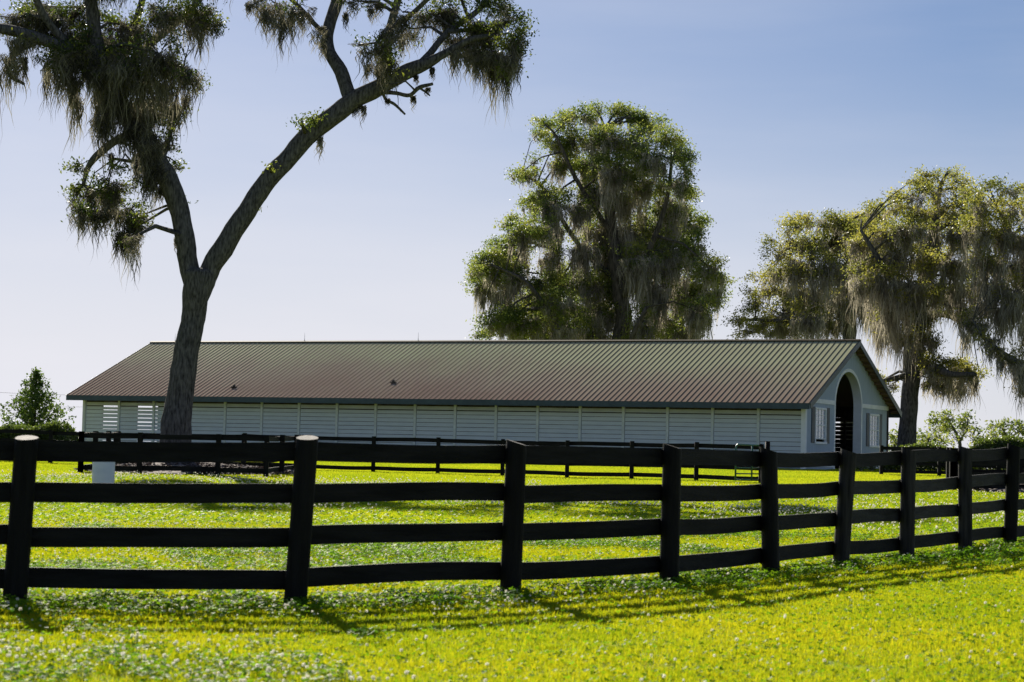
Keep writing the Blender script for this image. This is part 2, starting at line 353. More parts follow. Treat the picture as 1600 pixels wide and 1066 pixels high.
# arch trim: band following the opening, proud of the wall, plus deep jamb
mb = MB(); mj = MB(); N = 40
prof = [(AC - AW, -.1, -1, 0)] + [(AC - AW * math.cos(t), ASP + AH * math.sin(t), -math.cos(t) / AW, math.sin(t) / AH) for t in [math.pi * i / N for i in range(N + 1)]] + [(AC + AW, -.1, 1, 0)]
vs = []; vj = []
for (y, z, ny, nz) in prof:
    l = math.hypot(ny, nz); ny, nz = ny / l, nz / l
    vs += [(.03, y - ny * .01, z - nz * .01), (.03, y + ny * .17, z + nz * .17), (-.0, y + ny * .17, z + nz * .17), (-.0, y - ny * .01, z - nz * .01)]
    vj += [(-.001, y - ny * .012, z - nz * .012), (-.42, y - ny * .012, z - nz * .012)]
n_ = len(prof)
mb.add(vs, [(i * 4 + k, (i + 1) * 4 + k, (i + 1) * 4 + (k + 1) % 4, i * 4 + (k + 1) % 4) for i in range(n_ - 1) for k in range(4)])
mb.build('arch_trim', M['trim'], barn)
mj.add(vj, [(i * 2, i * 2 + 1, i * 2 + 3, i * 2 + 2) for i in range(n_ - 1)])
mj.build('arch_jamb', M['trim'], barn)
for a, c in ((.16, AC - AW - .17), (AC + AW + .17, BW)):
    bar_part('band_trim', M['trim'], barn, (.002, .04, a, c, ASP - .02, ASP + .20))
    bar_part('base_trim', M['trim'], barn, (.002, .03, a, c, .12, .24))
bar_part('corner_trim', M['trim'], barn, (.003, .035, BW - .12, BW + .03, -.1, ASP - .03))
M['glass'] = newmat('window_glass')[0]; b = M['glass'].node_tree.nodes['Principled BSDF']
b.inputs['Base Color'].default_value = (.35, .42, .48, 1); b.inputs['Roughness'].default_value = .06; b.inputs['Specular IOR Level'].default_value = 1
M['blind'] = colmat('window_blind', (.62, .66, .70), .7, .08)
for wi, (a, c, l, h) in enumerate(WN):
    f = bar_part('window', M['trim'], barn, (-.05, .05, a, a + .10, l, h), (-.05, .05, c - .10, c, l, h), (-.05, .05, a + .1, c - .1, h - .10, h),
                 (-.05, .08, a - .05, c + .05, l - .06, l + .05), (-.03, .03, a + .1, c - .1, (l + h) / 2 - .03, (l + h) / 2 + .03))
    zs0 = l + (.24 if wi == 0 else .05)
    mu = MB()
    for q in (1, 2): yy = a + .1 + (c - a - .2) * q / 3; mu.box(-.012, .012, yy - .014, yy + .014, zs0, h - .1)
    for q in (1, 2, 4, 5): zz = l + .05 + (h - .1 - l - .05) * q / 6; mu.box(-.010, .010, a + .1, c - .1, zz - .012, zz + .012)
    mu.build('muntin', M['trim'], f)
    bar_part('pane', M['glass'], f, (-.028, -.022, a + .1, c - .1, zs0, h - .1))
    if wi == 0: bar_part('sash_bottom', M['trim'], f, (-.03, .02, a + .1, c - .1, zs0 - .06, zs0))
    bar_part('blind', M['blind'], f, (-.12, -.11, a + .02, c - .02, zs0, h))
    for (y0, y1) in ((a - .60, a - .055), (c + .055, c + .58)):
        mb = MB(); mb.box(.004, .03, y0, y1, l - .02, h + .02)
        for q in range(16):
            zz = l + .04 + q * (h - l - .1) / 16; mb.box(.03, .045, y0 + .05, y1 - .05, zz, zz + .06)
        mb.build('shutter', M['shutter'], barn)
# roof: two slopes with standing seams
def slope_pt(x, t, side, up):   # t: 0 eave..1 ridge
    y = -OF + t * (BW / 2 + OF); z = EH + t * (RH - EH); ln = math.hypot(1, SL)
    y2, z2 = y - SL / ln * up, z + up / ln
    if side: y2 = BW - y2
    return (x, y2, z2)
XR, XL = ORR, -BL - OLL
for side in (0, 1):
    mb = MB(); seam = .3055
    ns = int((XR - XL) / seam)
    vs = [slope_pt(x, t, side, u) for u in (0, -.05) for x, t in ((XL, 0), (XR, 0), (XR, 1), (XL, 1))]
    mb.add(vs, [(0, 1, 2, 3), (7, 6, 5, 4), (0, 4, 5, 1), (1, 5, 6, 2), (3, 7, 4, 0)])
    for k in range(ns + 1):
        x = XL + .03 + k * (XR - XL - .06) / ns; hw = .011
        mb.cur = 1
        vs = [slope_pt(x + q, t, side, u) for t in (-.004, 1) for q, u in ((-hw, .001), (hw, .001), (hw * .8, .027), (-hw * .8, .027))]
        mb.add(vs, [(0, 1, 2, 3), (0, 4, 5, 1), (1, 5, 6, 2), (2, 6, 7, 3), (3, 7, 4, 0)]); mb.cur = 0
    rf = mb.build('roof', [M['roof'], M['seam']], barn)
    # eave fascia and soffit
    y0 = -OF - .012 if side == 0 else BW + OF - .022
    bar_part('fascia', M['fascia'], barn, (XL, XR - .002, y0, y0 + .034, EH - .30, EH - .012))
    if side == 0:
        bar_part('soffit', M['dark_wood'], barn, (XL + .05, XR - .06, -OF + .03, -.08, EH - .055, EH - .04))
    # rake boards at both ends
    for xx in (XR + .001, XL - .036):
        vs = []
        for x in (xx, xx + .035):
            for t, u in ((0, -.30), (0, .0), (1, .0), (1, -.30)): vs.append(slope_pt(x, t, side, u))
        for k in (3, 7): vs[k] = (vs[k][0], BW / 2, vs[k][2])
        for k in (2, 6): vs[k] = (vs[k][0], BW / 2, vs[k][2])
        mb = MB(); mb.add(vs, [(0, 1, 2, 3), (7, 6, 5, 4), (0, 4, 5, 1), (1, 5, 6, 2), (2, 6, 7, 3), (3, 7, 4, 0)])
        mb.build('rake_board', M['fascia'], barn)
    # rake soffit decking and lookouts at the right end
    mb = MB(); vs = [slope_pt(x, t, side, u) for u in (-.055, -.075) for x, t in ((.005, 0.01), (XR - .002, .01), (XR - .002, .995), (.005, .995))]
    mb.add(vs, [(3, 2, 1, 0), (4, 5, 6, 7), (0, 1, 5, 4), (1, 2, 6, 5), (2, 3, 7, 6), (3, 0, 4, 7)]); mb.build('rake_soffit', M['wood'], barn)
    for q in range(14):
        t = .03 + q / 14 * .95
        vs = [slope_pt(x, t + dt, side, u) for x in (.003, XR - .004) for dt, u in ((0, -.077), (.008, -.077), (.008, -.20), (0, -.20))]
        mb = MB(); mb.add(vs, [(3, 2, 1, 0), (4, 5, 6, 7), (0, 1, 5, 4), (1, 2, 6, 5), (2, 3, 7, 6), (3, 0, 4, 7)])
        mb.build('lookout', M['wood'], barn)
mb = MB(); a_ = .16
for sgn in (-1, 1):
    mb.add([(XL - .02, BW/2, RH + .085), (XR + .03, BW/2, RH + .085), (XR + .03, BW/2 + sgn * a_, RH + .085 - a_ * SL), (XL - .02, BW/2 + sgn * a_, RH + .085 - a_ * SL),
            (XL - .02, BW/2, RH + .03), (XR + .03, BW/2, RH + .03), (XR + .03, BW/2 + sgn * a_, RH + .03 - a_ * SL), (XL - .02, BW/2 + sgn * a_, RH + .03 - a_ * SL)],
           [(0, 1, 2, 3), (4, 7, 6, 5), (3, 2, 6, 7), (1, 5, 6, 2), (0, 3, 7, 4)])
mb.build('ridge_cap', M['seam'], barn)
for x in (-.35, -28.1 + 2.2, -33.6, -42.9):
    mb = MB(); mb.tube([(x, BW/2, RH + .06), (x, BW/2, RH + .15), (x, BW/2, RH + .55)], [.03, .012, .004], 6); mb.build('lightning_rod', M['shutter'], barn)
for x, t in ((-24.05, .26), (-33.9, .16)):
    mb = MB(); p = Vector(slope_pt(x, t, 0, .0))
    mb.tube([p + Vector((0, 0, -.03)), p + Vector((0, -.02, .09)), p + Vector((0, -.04, .10))], [.07, .07, .09], 10); mb.box(p.x - .16, p.x + .16, p.y - .12, p.y + .08, p.z - .02, p.z + .04)
    mb.build('roof_vent', M['dark_wood'], barn)

# ------------------------------------------------------------------ board fences
def fence_run(root, pts, h, nr, mats, rail_h=.16, post_r=.10, first_rail=.13, square=False, lean=0, worn=(), front=1, tops=None, rails_sag=.02, topcut=True):
    """posts at pts (x,y); rails on the camera side"""
    o0 = root.location
    P = []
    for i, (x, y) in enumerate(pts):
        z = G(x, y); hh = tops[i] - z if tops else h
        lx = (lean[i] if isinstance(lean, (list, tuple)) else random.uniform(-lean, lean)) if lean else 0
        P.append((Vector((x, y, z)) - o0, hh, lx))
    for i, (p, hh, lx) in enumerate(P):
        top = p + Vector((math.tan(R(lx)) * hh, 0, hh + .03)); bot = p - Vector((math.tan(R(lx)) * .3, 0, .3)); top = top - Vector((0, 0, .035 if topcut and not square else 0))
        mt = M['post_worn'] if i in worn else mats[0]
        mb = MB(); n = 14
        if square:
            mb.bar(bot, top, post_r * .8, post_r * .8, up=(0, 1, 0)); mb.build('post', mt, root)
        else:
            vs = []
            for s_, c in ((0, bot), (.5, (bot + top) / 2), (1, top)):
                for k in range(n):
                    t = 2 * math.pi * k / n; rr = post_r * (1.03 - .06 * s_) * (1 + .05 * math.sin(3 * t + i))
                    q = Vector((rr * math.cos(t), rr * math.sin(t), 0))
                    if s_ == 1 and topcut: q.z = (q.y * .22 + .01) if i in (2, 3) else (q.y * .04 - q.x * .30 + .01)      # sawn at a slant toward the road
                    vs.append(c + q)
            mb.add(vs, [(r * n + k, r * n + (k + 1) % n, (r + 1) * n + (k + 1) % n, (r + 1) * n + k) for r in (0, 1) for k in range(n)])
            mb.cur = 1; mb.add([v for v in vs[2 * n:]], [tuple(range(n))])
            o = mb.build('post', [mt, M['cut'] if i in (2, 3) else M['cut_dark']], root)
            o.data.polygons.foreach_set('use_smooth', [True] * (2 * n) + [False])
    for i in range(len(P) - 1):
        (p, h0, l0), (q, h1, l1) = P[i], P[i + 1]
        d = (q - p); d.z = 0; d.normalize(); nrm = Vector((d.y, -d.x, 0)) * front
        for r in range(nr):
            f = r / (nr - 1); 
            za = first_rail + f * (h0 - rail_h - first_rail - .018); zb = first_rail + f * (h1 - rail_h - first_rail - .018)
            A = p + Vector((math.tan(R(l0)) * (za + .08), 0, za + rail_h / 2)); B = q + Vector((math.tan(R(l1)) * (zb + .08), 0, zb + rail_h / 2))
            off = nrm * (-(post_r + .012) if not square else -(post_r * .8 + .014))
            A = A + off + Vector((0, 0, random.uniform(-.012, .012))); B = B + off + Vector((0, 0, random.uniform(-.012, .012)))
            A = A + d * .004; B = B - d * .004
            mb = MB(); K = 6; vs = []; sg = random.uniform(-1, 1) * rails_sag; bow = random.uniform(-.008, .008)
            for k in range(K + 1):
                t = k / K; c = A.lerp(B, t) + Vector((0, 0, -sg * 4 * t * (1 - t))) + nrm * bow * 4 * t * (1 - t)
                e = .003 * math.sin(7 * t + r * 3 + i)
                for su, sz in ((-1, -1), (1, -1), (1, 1), (-1, 1)): vs.append(c + nrm * su * .013 + Vector((0, 0, sz * rail_h / 2 + e)))
            fs = [(k*4+a, k*4+(a+1)%4, (k+1)*4+(a+1)%4, (k+1)*4+a) for k in range(K) for a in range(4)] + [(3, 2, 1, 0), (K*4, K*4+1, K*4+2, K*4+3)]
            mb.add(vs, fs)
            if not square:
                for e_ in (.06, .94):
                    for sz in (-.25, .25):
                        c = A.lerp(B, e_) + Vector((0, 0, sz * rail_h - sg * 4 * e_ * (1 - e_))) - nrm * .0145
                        mb.tube([c + nrm * .004, c - nrm * .002], [.006, .005], 6)
            mb.build('rail', M['rail_worn'] if (i in worn and r in (1, 2)) else mats[1], root)
near = [((22, 945), 18.0, 3.2), ((461, 938), 18.7, 3.6), ((798, 922), 20.3, 2.0), ((1046, 912), 22.0, 1.3), ((1205, 893), 24.1, -1.0), ((1313, 884), 26.3, 4.2), ((1416, 875), 28.2, 1.4), ((1508, 858), 30.4, .2), ((1578, 850), 32.6, 2.7)]
tops = [1.25, 1.31, 1.32, 1.33, 1.33, 1.35, 1.40, 1.46, 1.53]
np_ = [(at(*b_, y).x, y) for b_, y, l in near]
np_ = [(np_[0][0] * 3 - np_[1][0] * 2, 16.7), (np_[0][0] * 2 - np_[1][0], 17.3)] + np_ + [(8.95, 34.9), (10.2, 37.0), (11.5, 39.1), (12.8, 41.2)]
tl = [1.22, 1.24] + tops + [1.57, 1.60, 1.63, 1.66]; ll = [1, 2] + [l - 1.0 for _, _, l in near] + [1, 1, 0, 2]
fr = empty('board_fence', (np_[2][0], np_[2][1], G(*np_[2])))
tag(fr, 'near black four-board fence with leaning round posts crossing the lawn', 'fence')
fence_run(fr, np_, 1.4, 4, (M['post'], M['fence']), tops=tl, lean=ll, worn=(7, 8, 9), rails_sag=.02, rail_h=.17, first_rail=.15)
# back paddock fence, left of the gate
bp = []
for k in range(14):
    px = 1189 - 101 * k; t = k / 12.0; Y = 75 + 13 * (k / 11.0) if k <= 11 else 88 + (k - 11) * 1.1
    p = at(px, 735, Y); bp.append((p.x, Y))
bp = bp[::-1]
fb = empty('paddock_fence', (bp[7][0], bp[7][1], G(*bp[7])))
tag(fb, 'long thin dark fence across the far lawn in front of the barn siding', 'fence')
fence_run(fb, bp, 1.36, 4, (M['post'], M['fence']), square=True, rail_h=.15, post_r=.095, first_rail=.10)
# fence right of the barn door
rp = [(at(1377, 740, 95).x + k * 2.45, 95 - k * .6) for k in range(7)]
fr2 = empty('paddock_fence', (rp[0][0], rp[0][1], G(*rp[0])))
tag(fr2, 'far dark fence right of the arched doorway in front of the hedge', 'fence')
fence_run(fr2, rp, 1.28, 4, (M['post'], M['fence']), square=True, rail_h=.15, post_r=.095, first_rail=.10)
# square pens round tree trunks
def pen(name, pts, label):
    o = empty(name, (sum(p[0] for p in pts) / len(pts), sum(p[1] for p in pts) / len(pts), G(*pts[0])))
    tag(o, label, 'fence')
    fence_run(o, pts + [pts[0]], 1.36, 4, (M['post'], M['fence']), square=True, rail_h=.16, post_r=.10, first_rail=.12)
P1 = [(-14.2, 71.0), (-12.25, 71), (-9.65, 71.0), (-8.05, 71.0), (-7.85, 74), (-7.7, 77.4), (-7.8, 80.4), (-10.0, 80.6), (-12.4, 80.6), (-14.7, 80.4), (-14.5, 77.4), (-14.35, 74.2)]
pen('tree_pen', P1, 'square black board pen around the leaning oak trunk on the left')
P2 = [(14.54, 70.0), (16.8, 69.4), (19.1, 68.8), (21.4, 68.2), (22.0, 71.0), (22.6, 74.0), (20.4, 74.8), (18.0, 75.4), (15.6, 76.0), (15.1, 73)]
pen('tree_pen', P2, 'black board pen at the right edge around mulch and a pale stump')

# ------------------------------------------------------------------ gate, pipe, stump, mulch
M['gate'] = noisy('gate_paint', (.012, .075, .05), (.025, .13, .09), 4, .35, 0, 10, None, .6)
pn = M['pvc'] = noisy('white_pipe', (.74, .80, .84), (.86, .90, .92), 1.5, .45, .1, 8, (1, 1, 3), .4); q_ = pn.node_tree
tr = q_.nodes.new('ShaderNodeBsdfTranslucent'); tr.inputs[0].default_value = (.85, .9, .95, 1); mxs = q_.nodes.new('ShaderNodeMixShader'); mxs.inputs[0].default_value = .22
q_.links.new(q_.nodes['Principled BSDF'].outputs[0], mxs.inputs[1]); q_.links.new(tr.outputs[0], mxs.inputs[2]); q_.links.new(mxs.outputs[0], q_.nodes['Material Output'].inputs[0])
gp = at(1149, 750, 73.2); ga = Vector((gp.x, 73.2, G(gp.x, 73.2))); gt = empty('tube_gate', ga)
tag(gt, 'green tubular metal gate with rounded corners standing open', 'gate')
gd = Vector((1.22, 2.2, 0)); gh = 1.36; r_ = .12
pts = [Vector((0, 0, .12)), Vector((0, 0, gh - r_)), gd * .03 + Vector((0, 0, gh - .035)), gd * .06 + Vector((0, 0, gh)), gd * .94 + Vector((0, 0, gh)), gd * .97 + Vector((0, 0, gh - .035)), gd + Vector((0, 0, gh - r_)), gd + Vector((0, 0, .12))]
mb = MB(); mb.tube(pts, [.032] * 8, 8); mb.build('gate_frame', M['gate'], gt, True)
for z in (.16, .36, .56, .78, 1.02):
    mb = MB(); mb.tube([(0, 0, z), gd + Vector((0, 0, z))], [.024, .024], 8); mb.build('cross_tube', M['gate'], gt, True)
mb = MB(); mb.tube([gd * .55 + Vector((.02, -.02, .12)), gd * .55 + Vector((.02, -.02, gh - .01))], [.03, .03], 8); mb.build('brace', M['gate'], gt, True)
mb = MB(); q = gd + Vector((.14, .1, 0)); mb.tube([q - Vector((0, 0, .3)), q + Vector((0, 0, 1.5))], [.1, .09], 12); mb.build('gate_post', M['post'], gt, True)
mb = MB()
for z in (.4, 1.15): mb.box(q.x - .16, q.x, q.y - .08, q.y - .02, z, z + .05)
mb.build('hinge', M['gate'], gt)
pp = at(161, 760, 50); pz = G(pp.x, 50); ptop = at(161, 717, 50).z
pr = empty('standpipe', (pp.x, 50, pz)); tag(pr, 'short wide white pipe standing upright in the lawn behind the near fence', 'pipe')
mb = MB(); rr = 17.5 / F * 50; h_ = ptop - pz; n = 40; vs = []
for (r2, z) in ((rr * .96, -.1), (rr * .985, h_ * .5), (rr, h_ - .015), (rr * .99, h_), (rr * .97, h_)):
    vs += [(r2 * math.cos(2 * math.pi * k / n), r2 * math.sin(2 * math.pi * k / n), z) for k in range(n)]
mb.add(vs, [(r * n + k, r * n + (k + 1) % n, (r + 1) * n + (k + 1) % n, (r + 1) * n + k) for r in range(4) for k in range(n)] + [tuple(range(4 * n, 5 * n))])
mb.build('pipe_wall', M['pvc'], pr, True)
def mulch(name, cx, cy, rx, ry, n, label, h=.28):
    v, f = [], []
    for i in range(13):
        for k in range(48):
            t = 2 * math.pi * k / 48; r = i / 12; wob = 1 + .12 * math.sin(3 * t + 1) + .08 * math.sin(7 * t)
            x = cx + rx * r * wob * math.cos(t); y = cy + ry * r * wob * math.sin(t)
            v.append((x, y, G(x, y) + (-.04 if i == 12 else .03 + h * (1 - r * r) * (1 + .5 * noise.noise(Vector((x * 1.2, y * 1.2, 0)))))))
    for i in range(12):
        for k in range(48): f.append((i * 48 + k, (i + 1) * 48 + k, (i + 1) * 48 + (k + 1) % 48, i * 48 + (k + 1) % 48))
    for q in range(n):
        t = random.uniform(0, 6.28); r = math.sqrt(random.random()) * 1.02; x = cx + rx * r * math.cos(t); y = cy + ry * r * math.sin(t); z = G(x, y) + .05 + h * max(0, 1 - r * r)
        a = random.uniform(0, 3.14); l = random.uniform(.03, .11); tl_ = random.uniform(-.6, .6); d = Vector((math.cos(a), math.sin(a), tl_)) * l; e = Vector((-math.sin(a), math.cos(a), random.uniform(-.5, .5))) * l * .45; c = Vector((x, y, z))
        b0 = len(v); v += [tuple(c - d - e), tuple(c + d - e), tuple(c + d + e), tuple(c - d + e)]; f.append((b0, b0 + 1, b0 + 2, b0 + 3))
    me = bpy.data.meshes.new(name); me.from_pydata(v, [], f); o = link(name, me, None, M['mulch']); tag(o, label, 'mulch', kind='stuff')
mulch('mulch_bed', -11.2, 75.4, 3.9, 4.2, 9000, 'brown mulch bed around the leaning oak trunk')
mulch('mulch_bed', 17.6, 71.9, 2.5, 3.6, 2500, 'brown mulch bed inside the right-hand pen')
# pale bare stump inside right pen
sx_ = at(1487, 730, 80); so_ = empty('tree_stump', (sx_.x, 80, G(sx_.x, 80))); tag(so_, 'pale bare forked tree stump near the right fence', 'stump')
M['pale'] = noisy('pale_wood', (.22, .20, .18), (.42, .40, .37), 4, .9, .3, 10)
mb = MB(); mb.tube([(0, 0, -.2), (0, 0, .2), (-.02, 0, .45), (-.08, 0, .75), (-.16, .0, .95)], [.16, .11, .09, .07, .03], 8, bump=.3); mb.tube([(-.02, 0, .45), (.1, .05, .7), (.14, .05, .85)], [.06, .04, .02], 6)
mb.build('stump_wood', M['pale'], so_, True)
# sandy apron along the barn
M['dirt'] = noisy('dirt', (.20, .16, .11), (.36, .30, .22), 2, .95, .4, 20)
v = []; f = []; K = 60
for k in range(K + 1):
    a = -BL - 1 + k * (BL + 8) / K; wv = .5 * math.sin(k * .7) + .3 * math.sin(k * 1.9)
    for b_ in (-3.6 + wv * .5, -2.6 + wv * .3):
        x = BC.x + a * math.cos(YAW) + b_ * math.sin(YAW); y = BC.y - a * math.sin(YAW) + b_ * math.cos(YAW); v.append((x, y, G(x, y) + .03))
f = [(2 * k, 2 * k + 2, 2 * k + 3, 2 * k + 1) for k in range(K)]
me = bpy.data.meshes.new('dirt_path'); me.from_pydata(v, [], f); tag(link('dirt_path', me, None, M['dirt']), kind='structure')
# lightning-thin power lines at far left
for i, y0 in enumerate((593, 612)):
    a = at(-260, y0 - 12, 170); c = at(330, y0 + 12, 190); mb = MB()
    mb.tube([a.lerp(c, t / 12) - Vector((0, 0, 1.2 * 4 * (t / 12) * (1 - t / 12))) for t in range(13)], [.012] * 13, 5)
    tag(mb.build('power_line', M['shutter']), ['upper thin power line crossing the sky at the far left', 'lower thin power line just above the young tree'][i], 'cable', 'power lines at the far left')

# ------------------------------------------------------------------ trees
def unit(n):
    v = rng.normal(size=(n, 3)); return v / np.linalg.norm(v, axis=1)[:, None]
def leaves(cent, size, per, spread, flat=.6, aspect=.45):
    """leaf quads (rhombi) scattered round twig centres -> verts, faces, rnd"""
    n = len(cent) * per
    c = np.repeat(cent, per, 0) + rng.normal(size=(n, 3)) * np.array([1, 1, flat]) * spread
    a = unit(n); b = np.cross(a, unit(n)); b /= np.linalg.norm(b, axis=1)[:, None] + 1e-9
    s = size * rng.uniform(.6, 1.35, n)[:, None]
    v = np.stack([c - a * s, c + b * s * aspect, c + a * s, c - b * s * aspect], 1).reshape(-1, 3)
    f = np.arange(4 * n).reshape(n, 4)
    r = np.repeat(rng.uniform(0, 1, len(cent)), per) * .6 + rng.uniform(0, .4, n)
    return v, f, r
def strands(top, length, width, segs=5, sway=.11):
    """hanging ribbons tapering to a thread"""
    n = len(top); az = rng.uniform(0, math.pi, n); d = np.stack([np.cos(az), np.sin(az), np.zeros(n)], 1)
    ph = rng.uniform(0, 6.28, (n, 2)); V = []
    tilt = rng.normal(size=(n, 2)) * sway
    for k in range(segs + 1):
        t = k / segs; c = top.copy(); c[:, 2] -= length * t
        c[:, 0] += tilt[:, 0] * length * t + np.sin(ph[:, 0] + t * 7) * .075; c[:, 1] += tilt[:, 1] * length * t + np.sin(ph[:, 1] + t * 7) * .075
        wd = (width * (.45 + .9 * t if t < .35 else .77 * (1 - ((t - .35) / .65) ** 1.3) + .04) * rng.uniform(.6, 1.3, n))[:, None]
        V += [c - d * wd, c + d * wd]
    V = np.stack(V, 1).reshape(-1, 3); m_ = 2 * (segs + 1); base = np.arange(n)[:, None, None] * m_
    q = np.array([[2 * k, 2 * k + 1, 2 * k + 3, 2 * k + 2] for k in range(segs)])[None]
    f = (base + q).reshape(-1, 4); r = np.repeat(rng.uniform(0, 1, n), segs); return V, f, r
def beards(cent, L, rad, per, width):
    """moss beards: strands longest in the middle of each beard"""
    n = len(cent); rr = np.sqrt(rng.uniform(0, 1, (n, per))); th = rng.uniform(0, 6.28, (n, per))
    off = np.stack([rr * np.cos(th) * rad[:, None], rr * np.sin(th) * rad[:, None], rng.uniform(-.15, .3, (n, per)) * rad[:, None]], -1)
    top = (cent[:, None] + off).reshape(-1, 3); ln = (L[:, None] * (1.05 - .8 * rr) * rng.uniform(.55, 1.1, (n, per))).reshape(-1)
    top[:, 2] -= rng.uniform(0, .35, len(top)) * ln
    return strands(top, ln, width)
def joinm(parts):
    V, Fs, Rn, o = [], [], [], 0
    for v, f, r in parts: V.append(v); Fs.append(f + o); Rn.append(r); o += len(v)
    return np.concatenate(V), np.concatenate(Fs), np.concatenate(Rn)
def oak(name, label, base_px, Y, limbs, puffs, lsize=.09, twig_r=.35, twigs=1.0, per=16, moss=1.0, depth=.9, leafm='leaf', mossm='moss', barkm='bark', group=None, spread=2.4, thin=1.0, droop=(), mper=22, mw=.028):
    """limbs: polylines of (px, py, radius px, depth m); puffs: (px, py, rx, ry, leaf 0..1, moss 0..1, moss length px [, depth m])"""
    k = Y / F; bp_ = at(base_px[0], base_px[1], Y); bz = G(bp_.x, Y)
    root = empty(name, (bp_.x, Y, bz)); tag(root, label, 'tree', group); o0 = Vector((bp_.x, Y, bz))
    mb = MB(); lp = []
    for li, L in enumerate(limbs):
        sp = spline([(*at(p[0], p[1], Y + (p[3] if len(p) > 3 else 0)), p[2] * k * (thin if li else 1)) for p in L], 5)
        pts = [Vector(p[:3]) - o0 for p in sp]
        if li == 0: pts[0].z = -.3
        # slight wander so that no limb is a clean pipe
        pts = [p + Vector((noise.noise(p * .9), noise.noise(p * .9 + Vector((9, 0, 0))), noise.noise(p * .9 + Vector((0, 9, 0))))) * min(sp[i][3], .35) * .22 if i else p for i, p in enumerate(pts)]
        mb.tube(pts, [max(.012, p[3]) for p in sp], 18 if sp[0][3] > .25 else 8, bump=.10, seed=li)
        lp += [(p, s[3]) for p, s in zip(pts, sp)]
    lpa = np.array([p[0][:] for p in lp]); cen = []; lf = []; ms = []
    for pf in puffs:
        x, y, rx, ry, ld, md, ml = pf[:7]; dz = pf[7] if len(pf) > 7 else random.uniform(-1.25, .85) * spread
        c = np.array(at(x, y, Y + dz) - o0); R3 = np.array([rx * k, max(rx, ry) * k * depth, ry * k]); vol = R3.prod() ** (1 / 3)
        # twig from the nearest limb point to the puff, then sprays
        d2 = ((lpa - c) ** 2).sum(1); j = d2.argmin(); a = Vector(lpa[j]); cc = Vector(c)
        if d2[j] > .04:
            mid = a.lerp(cc, .5) + Vector((random.uniform(-.2, .2), random.uniform(-.2, .2), .12 * (cc - a).length))
            r0 = min(lp[j][1] * .6, .03 + .03 * (cc - a).length); mb.tube([a, mid, cc], [r0, r0 * .7, r0 * .35], 5)
        n = max(3, int(twigs * 26 * (R3[0] * R3[1] * R3[2]) ** .62))
        nc = max(3, n // 5); cu = unit(nc) * (rng.uniform(.3, 1.2, nc) ** .6)[:, None]; tw = c + (cu[rng.integers(0, nc, n)] + rng.normal(size=(n, 3)) * .15) * R3
        # lumpy edge
        for q in range(0, n, 7): mb.tube([cc, Vector(tw[q]) * .5 + cc * .5 + Vector((0, 0, .1)), Vector(tw[q])], [.022, .014, .006], 3, cap=False)
        if ld > 0: lf.append(tw[rng.uniform(0, 1, n) < ld])
        if md > 0:
            nm = max(2, int(n * .55 * md * moss)); um = unit(nm) * rng.uniform(.2, .95, nm)[:, None]; um[:, 2] = um[:, 2] * .6 - .15
            ms.append((c + um * R3, (rng.uniform(.2, 1.0, nm) ** 1.4) * 1.25 * ml * k, rng.uniform(.10, .30, nm) * (1 + ml * k * .08)))
    for (x, y, ml, rad, *dz) in droop:     # single beards hanging at known places
        c = np.array(at(x, y, Y + (dz[0] if dz else 0)) - o0)[None]
        ms.append((np.repeat(c, 3, 0) + rng.normal(size=(3, 3)) * rad * k * .35, np.array([1.25, 1.0, .8]) * ml * k, np.full(3, rad * k * .62)))
    mb.build('trunk', M[barkm], root, True)
    cc = np.concatenate(lf); v, f, r = leaves(cc, lsize, per, twig_r)
    link('crown', fast_mesh('crown', v, f, [M[leafm]], r), root)
    if ms:
        cs = np.concatenate([m_[0] for m_ in ms]); Ls = np.concatenate([m_[1] for m_ in ms]); rs = np.concatenate([m_[2] for m_ in ms])
        v, f, r = beards(cs, Ls, rs, mper, mw)
        link('spanish_moss', fast_mesh('spanish_moss', v, f, [M[mossm]], r), root)
    return root
